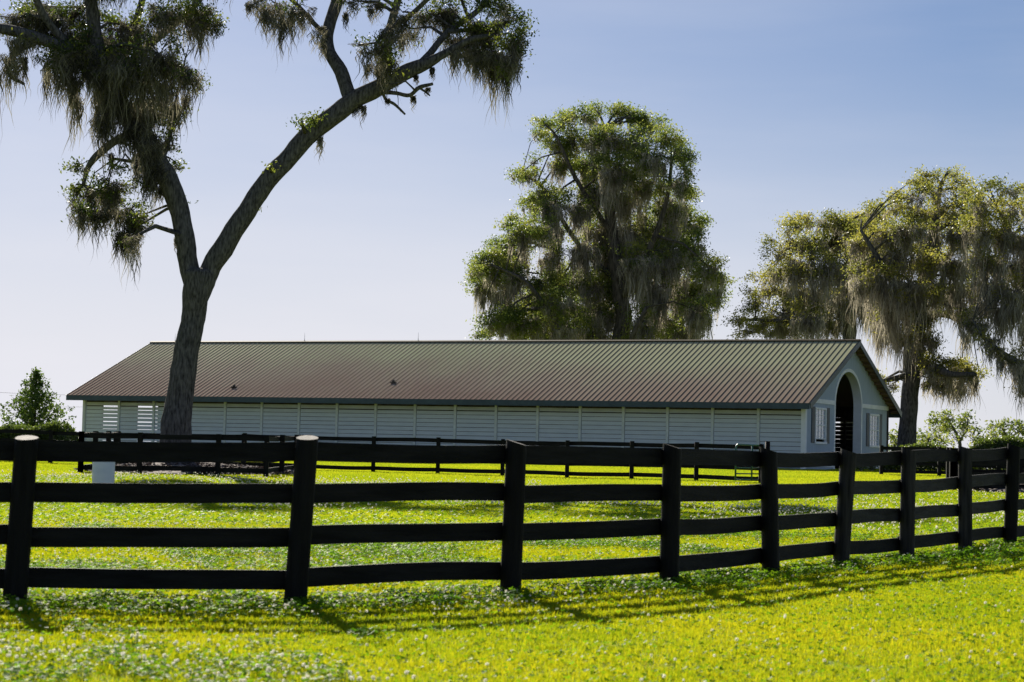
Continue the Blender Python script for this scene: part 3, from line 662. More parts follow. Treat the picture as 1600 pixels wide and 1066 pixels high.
# --- the leaning forked oak in the pen
A = 76.0
limbsA = [
 [(273, 726, 36), (274, 700, 26), (275, 668, 23.5), (282, 610, 21), (294, 534, 19.5), (302, 489, 19), (308, 454, 22), (311, 430, 26), (312, 421, 17)],
 [(304, 458, 12), (300, 435, 15), (294, 402, 15.5), (289, 370, 15.5), (273, 310, 16), (250, 262, 17), (222, 212, 17), (190, 168, 15), (165, 120, 13, -.5), (150, 65, 11, -1), (138, -20, 9, -1.5), (120, -80, 6, -2)],
 [(313, 458, 12), (322, 435, 15.5), (341, 400, 16.5), (385, 332, 15.5), (420, 284, 15), (462, 233, 15), (505, 192, 15), (545, 163, 15), (590, 138, 13), (640, 110, 12.5), (670, 98, 9), (698, 82, 6), (735, 62, 4.5), (770, 55, 3)],
 [(165, 122, 9, -.5), (120, 82, 9, -1.5), (60, 60, 9, -2.5), (5, 45, 8, -3.5), (-70, 40, 6, -5)],
 [(62, 62, 6, -2.5), (25, 82, 5, -2.6), (15, 115, 4, -2.8), (38, 132, 2, -3)],
 [(185, 160, 8), (192, 95, 7, 1), (212, 35, 6, 1.8), (228, -20, 5, 2.4), (240, -80, 4, 3)],
 [(222, 208, 7), (185, 218, 7, .4), (155, 240, 6.5, .8), (138, 262, 4.5, 1), (130, 290, 3, 1)],
 [(235, 250, 4), (205, 252, 3), (178, 248, 2.2)],
 [(120, 84, 7, -1.5), (72, 30, 6, -2.4), (45, -30, 5, -3.2)],
 [(170, 130, 8), (232, 72, 7, 2.5), (290, 22, 6, 4.5), (335, -30, 5, 6)],
 [(250, 262, 3.5), (266, 215, 2.6, .6), (276, 150, 2, 1), (290, 90, 1.4, 1.5)],
 [(552, 165, 12), (532, 112, 10.5, .5), (513, 75, 9.5, 1), (514, 40, 9.5, 1.5), (527, 0, 10, 2), (545, -50, 8, 3)],
 [(512, 58, 4, 1), (490, 36, 4, .8), (468, 12, 3.5, .4), (440, -15, 3, 0)],
 [(590, 142, 8), (604, 110, 7, -.4), (606, 70, 7, -.8), (613, 30, 7, -1), (628, -20, 6, -1.2)],
 [(616, 42, 4.5, -1), (645, 20, 4, -1.4), (672, -5, 3.5, -2)],
 [(600, 144, 4), (620, 146, 3.2, -.3), (640, 149, 3.2, -.5), (655, 137, 3.4, -.7), (676, 131, 2.4, -.9)],
 [(598, 146, 3), (604, 157, 2.6, .2), (616, 163, 2.4, .3), (633, 179, 1.6, .5)],
 [(652, 105, 7), (672, 84, 6, .6), (700, 50, 5.5, 1.2), (740, 22, 5, 2), (785, -25, 4, 3)],
 [(700, 50, 4, 1), (745, 45, 3.5, 1.5), (795, 35, 2.5, 1.5)],
 [(655, 137, 2), (668, 146, 1.5), (672, 150, 1)],
]
puffsA = [
 (25, 30, 45, 32, .5, .9, 60), (85, 45, 45, 38, .8, .9, 80), (95, 85, 36, 30, .9, 1.0, 80), (150, 60, 48, 50, .6, 1, 80), (120, 15, 40, 25, .6, .8, 50), (205, 40, 45, 38, .5, 1, 80),
 (255, 15, 40, 30, .7, 1, 60), (305, 20, 45, 32, .9, 1, 75), (335, 42, 18, 18, 1, .4, 40), (250, 85, 46, 38, .7, 1, 80), (285, 105, 30, 28, .8, 1, 80), (308, 128, 16, 20, 1, .3, 30),
 (200, 105, 42, 45, .5, 1, 90), (165, 130, 30, 28, .5, 1, 100), (225, 160, 42, 35, .7, 1, 85), (268, 165, 26, 26, .9, .9, 60), (160, 175, 22, 25, .1, 1, 90), (270, 225, 18, 20, 1, .4, 35), (276, 255, 15, 18, 1, .3, 25),
 (245, 215, 26, 26, .4, 1, 80), (238, 262, 22, 20, .2, 1, 65), (222, 235, 20, 25, .0, 1, 70), (60, 10, 40, 20, .4, 1, 45), (15, 85, 14, 14, .1, 1, 90), (110, 120, 26, 18, .3, 1, 75),
 (125, 258, 20, 12, 1, .2, 20), (118, 290, 14, 12, 1, .3, 25), (140, 295, 22, 22, .6, 1, 60), (170, 285, 26, 22, .8, .9, 60), (205, 290, 20, 18, 1, .4, 30), (165, 320, 30, 20, .7, 1, 60), (205, 330, 26, 22, .6, 1, 75), (225, 335, 14, 16, 1, .3, 20), (125, 325, 14, 22, .8, .9, 45), (195, 360, 22, 18, .3, 1, 60), (150, 330, 26, 20, .6, 1.2, 60, -1), (120, 308, 14, 16, 1, .6, 45), (205, 372, 18, 14, .2, 1.2, 60), (170, 300, 24, 18, .5, 1.2, 50, -1), (222, 350, 14, 14, .6, 1, 40), (185, 262, 18, 12, .9, .3, 20),
 (430, 5, 32, 15, .2, 1, 80), (465, 10, 25, 18, .2, 1, 60), (395, 0, 22, 8, .2, .8, 30), (500, 45, 14, 14, .1, .9, 45), (555, 2, 25, 10, .2, .8, 30), (590, 5, 25, 12, .2, 1, 35), (630, 20, 25, 20, .3, 1, 50),
 (585, 72, 26, 22, 1, .8, 55), (560, 70, 12, 7, 1, .1, 15), (605, 90, 22, 28, .4, 1, 65), (610, 45, 20, 22, .2, 1, 60), (640, 45, 20, 20, .6, .8, 40), (668, 20, 25, 22, .5, 1, 50),
 (705, 15, 35, 25, .8, 1, 55), (715, 55, 28, 28, .8, 1, 60), (750, 35, 38, 36, 1, .9, 70), (790, 30, 30, 32, 1, .3, 40), (812, 40, 18, 22, 1, .1, 20), (765, 75, 34, 28, .8, 1, 75), (800, 85, 18, 30, 1, .8, 45), (740, 80, 26, 20, .5, 1, 65), (780, 8, 35, 20, 1, .4, 40),
 (488, 183, 20, 12, 1, 0, 10), (472, 190, 11, 7, 1, 0, 10), (421, 263, 5, 7, .8, 0, 10), (403, 327, 4, 4, .5, 0, 6), (610, 132, 6, 6, .3, .6, 14), (292, 320, 3, 8, .3, 0, 5),
 (185, 150, 30, 28, .1, 1.3, 95, -1.4), (150, 105, 30, 26, .3, 1.2, 95, -1.6), (212, 195, 28, 24, .0, 1.3, 80, -1.3), (232, 228, 24, 20, .1, 1.3, 75, -1.2), (246, 258, 16, 16, .0, 1.2, 60, -1.0), (120, 70, 34, 26, .5, 1.1, 85, -1.5), (185, 90, 34, 30, .5, 1.2, 90, -1.5), (245, 130, 28, 24, .4, 1.2, 90, -1.3), (70, 20, 34, 24, .6, 1, 60, -1.5), (30, 60, 20, 14, .3, 1.1, 90, -3.5), (805, 60, 24, 26, .9, 1, 70), (770, 95, 24, 22, .4, 1.1, 80),
 (160, -50, 90, 45, .8, .5, 60), (330, -60, 90, 50, .8, .5, 60), (520, -70, 90, 50, .8, .5, 60), (700, -60, 90, 45, .9, .4, 60), (-80, 30, 60, 60, .7, .9, 90, -5),
]
droopA = [(12, 95, 90, 10, -3), (25, 90, 60, 8, -3), (40, 88, 65, 1.5, -3), (75, 100, 85, 5), (118, 130, 90, 7), (125, 150, 70, 5), (150, 150, 90, 10), (160, 130, 85, 8), (200, 360, 75, 13, 1), (215, 350, 60, 8, 1), (185, 365, 55, 7, 1), (128, 330, 52, 7, 1), (205, 330, 100, 5, 1), (245, 280, 50, 9), (230, 270, 45, 7), (252, 290, 36, 5), (290, 150, 70, 9, 1), (275, 160, 60, 8, 1), (175, 240, 35, 4), (215, 255, 40, 3),
 (440, 30, 75, 8), (452, 25, 50, 6), (425, 25, 45, 9), (470, 25, 45, 6), (505, 62, 42, 5), (415, 15, 40, 6), (390, 5, 25, 5), (560, 165, 22, 6), (569, 165, 28, 3), (553, 168, 20, 3), (499, 212, 36, 3.5), (540, 20, 30, 3), (580, 10, 30, 4), (620, 118, 25, 3), (650, 118, 16, 3), (676, 105, 25, 2), (646, 150, 20, 3.5), (668, 138, 14, 3), (606, 155, 12, 2), (578, 100, 38, 7), (600, 95, 45, 10), (592, 105, 35, 6), (628, 60, 35, 6),
 (788, 80, 105, 13, .5), (780, 90, 60, 14), (798, 90, 55, 9), (715, 75, 62, 6), (708, 72, 50, 6), (745, 90, 55, 3), (792, 110, 60, 5, .3), (730, 85, 40, 5), (760, 85, 45, 9), (420, 270, 10, 1.5), (365, 345, 12, 1.5), (276, 370, 30, 2)]
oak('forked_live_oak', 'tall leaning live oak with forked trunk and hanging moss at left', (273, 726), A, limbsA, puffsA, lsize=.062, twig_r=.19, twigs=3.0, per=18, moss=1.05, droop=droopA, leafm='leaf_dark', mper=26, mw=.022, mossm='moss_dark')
# --- tree behind the roof centre
B = 165.0
limbsB = [
 [(955, 745, 20), (958, 640, 17), (965, 560, 15), (975, 500, 13), (965, 430, 11), (955, 350, 9), (950, 280, 7), (945, 200, 4)],
 [(958, 590, 9), (900, 540, 9, -3), (860, 490, 7, -4), (820, 440, 4, -5), (770, 415, 2, -5)],
 [(968, 560, 9), (1005, 505, 8, 2), (1040, 460, 6, 3), (1090, 430, 4, 3)],
 [(970, 470, 8), (1010, 400, 7, -3), (1040, 320, 5, -4), (1050, 250, 3, -4)],
 [(965, 440, 7), (910, 390, 6, 2), (870, 330, 5, 3), (845, 290, 4, 3), (815, 272, 2, 3)],
 [(958, 370, 6), (900, 280, 5, -2), (870, 215, 3, -3), (852, 195, 2, -3)],
 [(1000, 600, 7), (985, 540, 6, -5), (1010, 480, 4, -6)],
 [(870, 345, 6), (872, 400, 5), (874, 440, 4)],
]
puffsB = [
 (850, 196, 20, 10, 1, .2, 20), (843, 210, 12, 12, 1, .3, 30), (885, 182, 20, 10, 1, .2, 15), (915, 180, 22, 12, 1, .3, 25), (930, 172, 14, 7, 1, .1, 15), (968, 175, 22, 10, 1, .2, 20), (985, 182, 22, 14, 1, .3, 30), (1015, 195, 22, 14, 1, .3, 30), (1010, 185, 10, 8, 1, 0, 10), (1040, 215, 20, 18, 1, .4, 30),
 (1060, 235, 18, 18, 1, .4, 30), (1070, 258, 14, 18, 1, .3, 30), (1060, 285, 22, 22, 1, .5, 40), (1075, 300, 12, 14, 1, .1, 20), (870, 225, 24, 16, .9, .5, 40), (900, 215, 28, 20, 1, .5, 35), (940, 215, 32, 22, 1, .6, 45), (985, 220, 34, 24, 1, .5, 40), (1020, 245, 32, 26, 1, .6, 50),
 (880, 250, 24, 18, .9, .7, 50), (920, 255, 32, 22, .9, .8, 60), (965, 262, 34, 24, .9, .9, 70), (1005, 285, 36, 28, 1, .7, 50), (1045, 315, 34, 26, 1, .7, 60), (930, 295, 30, 24, .7, .9, 60), (975, 305, 32, 24, .6, 1, 80),
 (822, 272, 24, 9, .8, .8, 25), (806, 275, 9, 6, 1, .2, 10), (835, 255, 8, 14, .4, .7, 20), (850, 300, 24, 18, .7, .9, 50), (835, 320, 20, 14, 1, .5, 35), (865, 320, 26, 22, .5, 1, 65), (905, 320, 26, 22, .6, .9, 60),
 (840, 355, 26, 18, .9, .8, 50), (815, 365, 20, 20, .9, .9, 50), (800, 352, 14, 12, 1, .5, 30), (870, 355, 20, 18, .5, 1, 60), (785, 388, 22, 18, 1, .6, 45), (805, 395, 24, 20, .8, .9, 55), (752, 408, 18, 16, 1, .4, 30), (775, 415, 28, 24, 1, .8, 50), (745, 425, 14, 12, 1, .4, 25), (760, 445, 24, 20, .9, .9, 50), (800, 430, 26, 22, .8, 1, 55), (790, 455, 24, 14, .6, 1, 45),
 (940, 355, 36, 30, .7, 1, 70), (985, 360, 36, 32, .5, 1, 90), (1030, 355, 36, 32, .8, 1, 70), (1065, 345, 24, 28, 1, .7, 50), (1090, 352, 18, 16, 1, .4, 30), (1080, 385, 28, 26, 1, .7, 60), (1045, 395, 34, 30, .6, 1, 90), (1000, 405, 36, 30, .4, 1, 90), (955, 400, 36, 30, .5, 1, 80), (915, 385, 26, 24, .4, 1, 70),
 (1110, 420, 24, 20, 1, .6, 45), (1127, 435, 12, 12, 1, .2, 20), (1105, 455, 28, 24, .9, .8, 55), (1070, 440, 34, 30, .5, 1, 90), (1025, 450, 34, 28, .3, 1, 90), (1120, 460, 14, 12, 1, .4, 30), (1090, 485, 30, 20, .5, 1, 60),
 (850, 440, 26, 20, 1, .6, 40), (880, 430, 30, 24, 1, .7, 50), (920, 440, 36, 26, 1, .7, 60), (960, 445, 30, 24, .9, .7, 60), (870, 470, 32, 24, 1, .7, 45), (910, 480, 38, 28, 1, .8, 60), (945, 485, 30, 26, .8, .9, 60), (880, 505, 34, 24, .8, .9, 50), (930, 520, 36, 20, .7, 1, 50), (850, 510, 22, 24, .6, .9, 50),
 (830, 460, 26, 16, .9, .8, 40), (815, 480, 20, 12, .8, .8, 25), (845, 480, 22, 20, .9, .9, 40), (865, 395, 14, 20, .6, 1, 50),
 (795, 508, 26, 16, 1, .6, 30), (800, 498, 36, 22, 1, .9, 35, -3), (770, 505, 20, 12, 1, .6, 20, -3), (835, 500, 24, 24, 1, .8, 40, -3), (815, 520, 20, 16, 1, .6, 20), (765, 522, 18, 6, 1, .2, 10), (745, 524, 10, 4, 1, .1, 8), (1000, 500, 24, 22, .4, 1, 60), (1040, 500, 30, 26, .3, 1, 60), (1075, 515, 30, 20, .4, 1, 50), (1010, 540, 40, 20, .7, .8, 30), (880, 550, 60, 24, .8, .6, 30),
]
droopB = [(770, 465, 40, 6), (790, 470, 45, 6), (745, 450, 30, 3), (755, 460, 38, 3), (1085, 470, 60, 12), (1100, 480, 50, 8), (1060, 470, 65, 12), (1040, 470, 60, 12), (845, 400, 45, 10), (860, 350, 60, 12), (870, 370, 60, 9), (1005, 330, 70, 14), (1020, 380, 90, 14), (1050, 360, 90, 12), (980, 380, 70, 16), (1122, 465, 30, 4), (1000, 440, 70, 10), (965, 350, 60, 12)]
oak('live_oak', 'big moss-draped oak rising behind the middle of the barn roof', (955, 740), B, limbsB, puffsB, lsize=.10, twig_r=.34, twigs=3.0, per=20, moss=.7, spread=5.0, thin=.7, barkm='bark_dark', droop=droopB, mper=26, mw=.034)
# --- tree behind the right end of the roof
limbsC = [
 [(1326, 740, 14), (1326, 600, 12), (1327, 530, 11), (1325, 480, 10), (1310, 430, 8), (1290, 390, 5)],
 [(1325, 500, 6), (1285, 480, 5, -2), (1235, 500, 4, -3), (1180, 500, 3, -3), (1150, 500, 2, -3)], [(1318, 450, 6), (1270, 420, 4, 2), (1225, 400, 3, 3)], [(1325, 490, 5), (1360, 440, 4, 2), (1380, 400, 3, 2)],
]
puffsC = [
 (1152, 500, 14, 10, 1, .6, 25), (1165, 515, 18, 12, 1, .7, 20), (1190, 505, 20, 12, .9, .9, 30), (1185, 470, 18, 14, .9, .4, 25), (1205, 450, 24, 18, .9, .6, 35), (1190, 435, 16, 10, .8, .3, 20), (1225, 420, 26, 18, .9, .7, 45), (1215, 395, 22, 12, .8, .3, 25),
 (1240, 375, 24, 16, .9, .5, 35), (1235, 352, 20, 10, .9, .2, 20), (1262, 345, 24, 12, 1, .3, 25), (1290, 345, 24, 12, 1, .4, 30), (1270, 375, 28, 20, 1, .7, 60), (1305, 370, 28, 20, 1, .6, 50), (1330, 355, 22, 14, 1, .4, 35), (1340, 385, 30, 24, .9, .7, 60),
 (1250, 410, 28, 22, .7, .9, 80), (1290, 410, 30, 24, .7, 1, 90), (1330, 420, 32, 26, .7, 1, 90), (1245, 450, 30, 24, .5, 1, 80), (1285, 455, 32, 24, .4, 1, 80), (1320, 460, 30, 24, .5, 1, 70), (1225, 490, 30, 24, .6, .9, 50), (1265, 495, 30, 24, .4, 1, 60), (1215, 515, 34, 16, .8, .8, 20), (1300, 500, 24, 20, .3, 1, 45), (1350, 470, 20, 24, .4, 1, 60),
 (1318, 346, 20, 10, 1, .3, 30), (1345, 338, 20, 10, 1, .3, 30), (1368, 326, 18, 9, 1, .3, 30), (1350, 360, 24, 16, 1, .6, 50), (1360, 395, 28, 22, .8, 1, 80), (1355, 430, 28, 22, .6, 1, 80), (1350, 400, 24, 24, .6, 1, 80), (1180, 455, 16, 10, .8, .2, 15), (1165, 485, 12, 8, .8, .3, 15), (1205, 375, 14, 8, .7, .1, 10),
 (1260, 540, 50, 18, .7, .8, 20),
]
oak('live_oak', 'shaggy oak directly behind the right end of the barn roof', (1326, 740), 152, limbsC, puffsC, lsize=.09, twig_r=.34, twigs=2.8, per=18, moss=.75, spread=4.0, thin=.75, barkm='bark_dark', leafm='leafy', mper=26, mw=.032)
# --- tree with the trunk right of the gable
D = 124.0
limbsD = [
 [(1415, 722, 17), (1417, 690, 14.5), (1420, 640, 13.5), (1424, 590, 14), (1428, 550, 16), (1432, 510, 14), (1440, 460, 11), (1450, 400, 9), (1462, 340, 6), (1470, 290, 3.5), (1482, 268, 2)],
 [(1424, 585, 7), (1395, 592, 5, -1), (1370, 598, 3, -2)],
 [(1430, 560, 9), (1460, 575, 8, -2), (1490, 585, 6, -3), (1525, 585, 4, -4)],
 [(1432, 510, 9), (1465, 490, 8, 2), (1500, 500, 6, 3), (1520, 512, 3, 3)],
 [(1435, 490, 9), (1400, 450, 7, -2), (1370, 400, 5, -3), (1345, 360, 3, -3)],
 [(1445, 440, 7), (1490, 390, 6, 2), (1520, 330, 4, 3), (1530, 300, 3, 3)],
]
puffsD = [
 (1425, 283, 12, 8, 1, .1, 10), (1450, 272, 18, 9, 1, .2, 15), (1482, 270, 18, 8, .9, .1, 12), (1490, 285, 20, 12, 1, .3, 25), (1460, 295, 26, 14, 1, .5, 35), (1425, 305, 24, 14, 1, .5, 30), (1400, 325, 24, 14, 1, .5, 35), (1370, 335, 24, 14, 1, .4, 30), (1350, 350, 22, 12, 1, .4, 35), (1440, 330, 30, 18, 1, .6, 45), (1480, 325, 28, 18, 1, .7, 50), (1385, 360, 32, 20, 1, .8, 55), (1420, 355, 32, 22, 1, .8, 55),
 (1460, 365, 34, 24, .9, .9, 70), (1500, 360, 30, 24, .9, .9, 70), (1365, 390, 30, 22, .8, .9, 70), (1400, 395, 32, 24, .8, 1, 80), (1440, 400, 34, 24, .7, 1, 85), (1485, 405, 32, 26, .6, 1, 80), (1360, 430, 32, 24, .6, 1, 80), (1395, 440, 34, 26, .5, 1, 80), (1430, 445, 34, 26, .7, 1, 80), (1460, 445, 26, 26, .5, 1, 60),
 (1370, 465, 28, 22, .3, 1, 70), (1400, 480, 34, 24, .5, 1, 70), (1440, 485, 34, 26, .7, 1, 60), (1385, 510, 24, 18, .2, 1, 55), (1410, 520, 26, 20, .3, 1, 60), (1445, 525, 26, 22, .6, 1, 50), (1500, 445, 24, 22, .5, 1, 60), (1510, 485, 16, 16, .2, 1, 60),
 (1510, 300, 22, 14, 1, .4, 30), (1520, 330, 26, 18, 1, .7, 50), (1400, 305, 18, 10, 1, .3, 20), (1525, 400, 24, 22, .8, 1, 80), (1520, 440, 22, 22, .5, 1, 80), (1345, 375, 26, 18, .9, .7, 60), (1345, 415, 22, 20, .7, 1, 70), (1480, 460, 24, 20, .4, 1, 60), (1385, 455, 30, 20, .3, 1.1, 90),
 (1378, 595, 16, 10, .9, .8, 18), (1368, 588, 8, 7, 1, .3, 10), (1395, 600, 10, 10, .7, .7, 15), (1452, 570, 22, 18, .9, .9, 40), (1480, 575, 28, 18, .9, 1, 50), (1510, 572, 24, 20, .9, .9, 50), (1465, 595, 26, 14, .6, 1, 45), (1500, 600, 28, 14, .6, 1, 40), (1530, 585, 10, 12, 1, .3, 15), (1440, 560, 16, 14, .9, .8, 35),
]
droopD = [(1372, 490, 70, 6), (1385, 500, 85, 8), (1362, 480, 55, 5), (1398, 510, 60, 8), (1372, 480, 100, 3), (1500, 470, 75, 8), (1520, 480, 90, 8), (1510, 520, 60, 10), (1450, 590, 35, 4), (1470, 595, 40, 6), (1495, 595, 36, 6), (1520, 590, 42, 4), (1526, 585, 60, 2), (1425, 470, 70, 16)]
oak('live_oak', 'oak with bare grey trunk standing right of the barn gable', (1415, 720), D, limbsD, puffsD, lsize=.078, twig_r=.28, twigs=3.1, per=18, moss=.75, spread=3.6, thin=.8, leafm='leafy', droop=droopD, mper=26, mw=.030)
limbsE = [
 [(1690, 735, 20), (1688, 650, 18), (1680, 580, 17), (1665, 520, 14), (1650, 440, 10), (1630, 360, 6), (1610, 310, 4)],
 [(1680, 600, 11), (1630, 590, 10, -2), (1590, 568, 8, -3), (1560, 548, 6, -4), (1535, 525, 3.5, -4), (1520, 500, 1.6, -4)],
 [(1665, 520, 8), (1600, 480, 7, 1), (1560, 440, 5, 1), (1530, 400, 3, 1)], [(1650, 440, 6), (1590, 380, 5), (1555, 320, 3)],
]
puffsE = [
 (1545, 290, 20, 10, 1, .3, 20), (1520, 300, 18, 10, 1, .4, 25), (1575, 295, 20, 11, 1, .4, 25), (1598, 290, 14, 10, 1, .2, 20), (1540, 320, 28, 18, 1, .6, 50), (1580, 325, 28, 18, 1, .6, 50), (1615, 320, 30, 20, 1, .6, 50), (1530, 355, 26, 22, .9, .9, 70), (1570, 360, 30, 24, .8, 1, 80), (1605, 365, 30, 26, .8, 1, 80),
 (1545, 400, 28, 24, .6, 1, 80), (1590, 410, 30, 26, .5, 1, 90), (1625, 420, 34, 30, .6, 1, 90), (1555, 440, 26, 24, .5, 1, 80), (1590, 455, 28, 24, .3, 1, 80), (1570, 480, 24, 18, .3, 1, 70), (1540, 470, 18, 18, .3, 1, 60), (1610, 490, 26, 20, .3, 1, 60),
 (1525, 345, 20, 16, 1, .6, 50), (1530, 505, 20, 14, .4, 1, 60, -3), (1548, 528, 20, 10, .5, 1.1, 50, -4), (1515, 500, 14, 10, .3, 1, 60, -3),
 (1560, 545, 18, 8, .4, .9, 25), (1585, 558, 20, 12, .6, 1, 50), (1605, 575, 22, 14, .7, 1, 60), (1595, 545, 12, 9, .9, .6, 30), (1600, 610, 16, 16, .6, 1, 30), (1670, 360, 50, 50, .9, .8, 80), (1690, 450, 50, 50, .8, .8, 80), (1650, 560, 40, 30, .6, 1, 60), (1730, 400, 60, 70, .8, .6, 60),
]
droopE = [(1595, 575, 75, 8), (1578, 562, 60, 7), (1562, 550, 50, 5), (1545, 470, 70, 8), (1560, 500, 60, 8), (1580, 490, 60, 9), (1600, 510, 50, 8), (1530, 430, 80, 7), (1548, 545, 30, 3), (1566, 555, 45, 3)]
oak('live_oak', 'oak at the right edge with a low sweeping mossy limb', (1690, 735), 116, limbsE, puffsE, lsize=.078, twig_r=.28, twigs=3.1, per=18, moss=.75, spread=3.6, thin=.8, leafm='leafy', droop=droopE, mper=26, mw=.030)
# --- distant trees
def far_tree(label, x, ybase, Y, puffs, trunk, **kw):
    oak('distant_oak', label, (x, ybase), Y, trunk, puffs, lsize=.22, twig_r=.5, twigs=.75, per=12, group='small oaks beyond the hedge', mper=10, mw=.05, mossm='moss_dark', **kw)
far_tree('largest distant oak with mossy forked trunk beyond the hedge', 1492, 705, 270, [(1465, 655, 14, 8, 1, .5, 8), (1485, 650, 16, 9, 1, .5, 8), (1508, 653, 14, 9, 1, .5, 8), (1462, 670, 12, 8, .9, .7, 10), (1482, 665, 14, 10, .8, .8, 12), (1508, 668, 14, 10, .8, .8, 14), (1520, 676, 9, 8, .9, .6, 10), (1495, 680, 12, 8, .5, 1, 10), (1522, 688, 8, 6, .8, .5, 6)],
         [[(1500, 712, 3.2), (1499, 690, 2.6), (1490, 670, 2), (1480, 655, 1)], [(1499, 690, 2), (1510, 672, 1.4), (1512, 658, 1)]])
far_tree('round bushy distant oak just right of the bare grey trunk', 1448, 708, 255, [(1442, 682, 10, 8, 1, 0, 5), (1455, 685, 10, 9, 1, 0, 5), (1470, 687, 12, 7, 1, 0, 5), (1436, 692, 8, 7, 1, 0, 5), (1452, 697, 14, 6, 1, 0, 5), (1475, 697, 12, 5, 1, 0, 4)], [[(1448, 714, 2.5), (1449, 695, 2), (1452, 685, 1)]])
far_tree('distant oak at the right edge above the hedge', 1570, 706, 260, [(1550, 668, 8, 6, 1, .3, 6), (1563, 664, 10, 7, 1, .4, 8), (1580, 668, 12, 8, 1, .4, 8), (1597, 666, 10, 8, 1, .4, 8), (1556, 680, 12, 8, .8, .6, 8), (1580, 682, 14, 8, .8, .6, 8), (1604, 682, 12, 9, .9, .5, 8), (1545, 686, 8, 6, 1, .3, 5)], [[(1575, 712, 3), (1574, 690, 2.4), (1568, 672, 1.2)], [(1574, 690, 1.8), (1590, 675, 1)]])
far_tree('low distant oak seen between the gable and the bare trunk', 1398, 708, 290, [(1392, 685, 8, 7, 1, 0, 5), (1402, 680, 8, 6, 1, 0, 5), (1396, 696, 12, 7, 1, 0, 5), (1408, 694, 8, 8, 1, 0, 5)], [[(1398, 712, 2), (1398, 690, 1.5)]])
far_tree('low distant oak in the gap beneath the right oak limb', 1532, 708, 300, [(1530, 690, 9, 6, 1, 0, 5), (1540, 694, 9, 5, 1, 0, 5), (1520, 696, 9, 5, 1, 0, 4)], [[(1532, 712, 2), (1532, 694, 1.2)]])
# --- young conical tree, far left
Yv = 100.0; yb = at(52, 700, Yv); yt = empty('young_maple', (yb.x, Yv, G(yb.x, Yv))); o0 = yt.location.copy()
tag(yt, 'small young cone-shaped green tree standing alone at far left', 'tree')
hT = at(54, 568, Yv).z - o0.z; mb = MB(); mb.tube([(0, 0, -.2), (0, 0, .8), (.03, 0, hT * .5), (0, 0, hT * .97)], [.09, .07, .045, .012], 8); tw = []
for i in range(105):
    t = (i / 105) ** .9; z = .75 + t * (hT - .85); az = i * 2.4 + random.uniform(-.3, .3); prof_ = (1 - t) ** 1.05 * (1.0 if t > .1 else .8 + t * 2)
    L = 2.0 * prof_ * random.uniform(.7, 1.15) + .08
    e = Vector((math.cos(az) * L, math.sin(az) * L, L * .62)); a = Vector((0, 0, z - .25))
    mb.tube([a, a + e * .5 + Vector((0, 0, -.02)), a + e], [.016, .011, .004], 4, cap=False)
    for q in range(2, int(4 + L * 7)): tw.append(a + e * (q / (3 + L * 7)) + Vector((random.gauss(0, .04), random.gauss(0, .04), 0)))
tw = np.array([p[:] for p in tw if p.z < hT + .02]); mb.build('trunk', M['bark'], yt, True)
v, f, r = leaves(tw, .07, 6, .08, 1, .6); link('crown', fast_mesh('crown', v, f, [M['leaf_young']], r), yt)
# --- hedges
def hedge(name, label, c0, c1, width, h, n, leaf=.05):
    """box hedge between two ground points: inner mass of twigs plus leaves on a bumpy shell"""
    a, c = Vector((*c0, G(*c0))), Vector((*c1, G(*c1))); root = empty(name, a); tag(root, label, 'hedge')
    d = c - a; L = d.length; s = rng.uniform(0, 1, n); th = rng.uniform(-.1, math.pi + .1, n); rad = rng.uniform(.8, 1.04, n)
    nx = -d.y / L; ny = d.x / L
    hh = h * (1 + .07 * np.sin(s * L * 1.1) + .05 * np.sin(s * L * 2.7 + 2)) * np.clip(np.minimum(s, 1 - s) * L / .8, .02, 1) ** .35
    cx, sz = np.sign(np.cos(th)) * np.abs(np.cos(th)) ** .6, np.sign(np.sin(th)) * np.abs(np.sin(th)) ** .5
    P = np.stack([d.x * s + nx * cx * width * rad, d.y * s + ny * cx * width * rad, d.z * s + np.maximum(.03, hh * sz * rad)], 1)
    v, f, r = leaves(P, leaf, 2, .04, 1, .6); link('foliage', fast_mesh('foliage', v, f, [M['hedge']], r), root)
    mb = MB()
    for k in range(int(L / .45)):
        p = d * ((k + .5) / int(L / .45)); mb.tube([p, p + Vector((0, 0, h * .4)), p + Vector((random.uniform(-.2, .2), random.uniform(-.2, .2), h * .8))], [.04, .03, .015], 5)
        for q in range(5): mb.tube([p + Vector((0, 0, h * .3)), p + Vector((random.uniform(-.4, .4), random.uniform(-.6, .6) * width, h * random.uniform(.5, .85)))], [.02, .008], 3)
    mb.build('stems', M['bark_dark'], root)
hL0 = at(-120, 700, 97); hL1 = at(122, 700, 95)
hedge('clipped_hedge', 'low clipped green hedge beneath the young tree at far left', (hL0.x, 97), (hL1.x, 95), 1.0, 1.50, 26000)
h0 = at(1385, 700, 103); h1 = at(1525, 700, 101)
hedge('clipped_hedge', 'lower darker stretch of hedge behind the right-hand fence', (h0.x, 103), (h1.x, 101), .9, 1.25, 22000)
h0 = at(1508, 700, 99); h1 = at(1700, 700, 97)
hedge('clipped_hedge', 'taller hedge with sunlit leaf tops at the right edge', (h0.x, 99), (h1.x, 97), 1.1, 1.62, 26000)
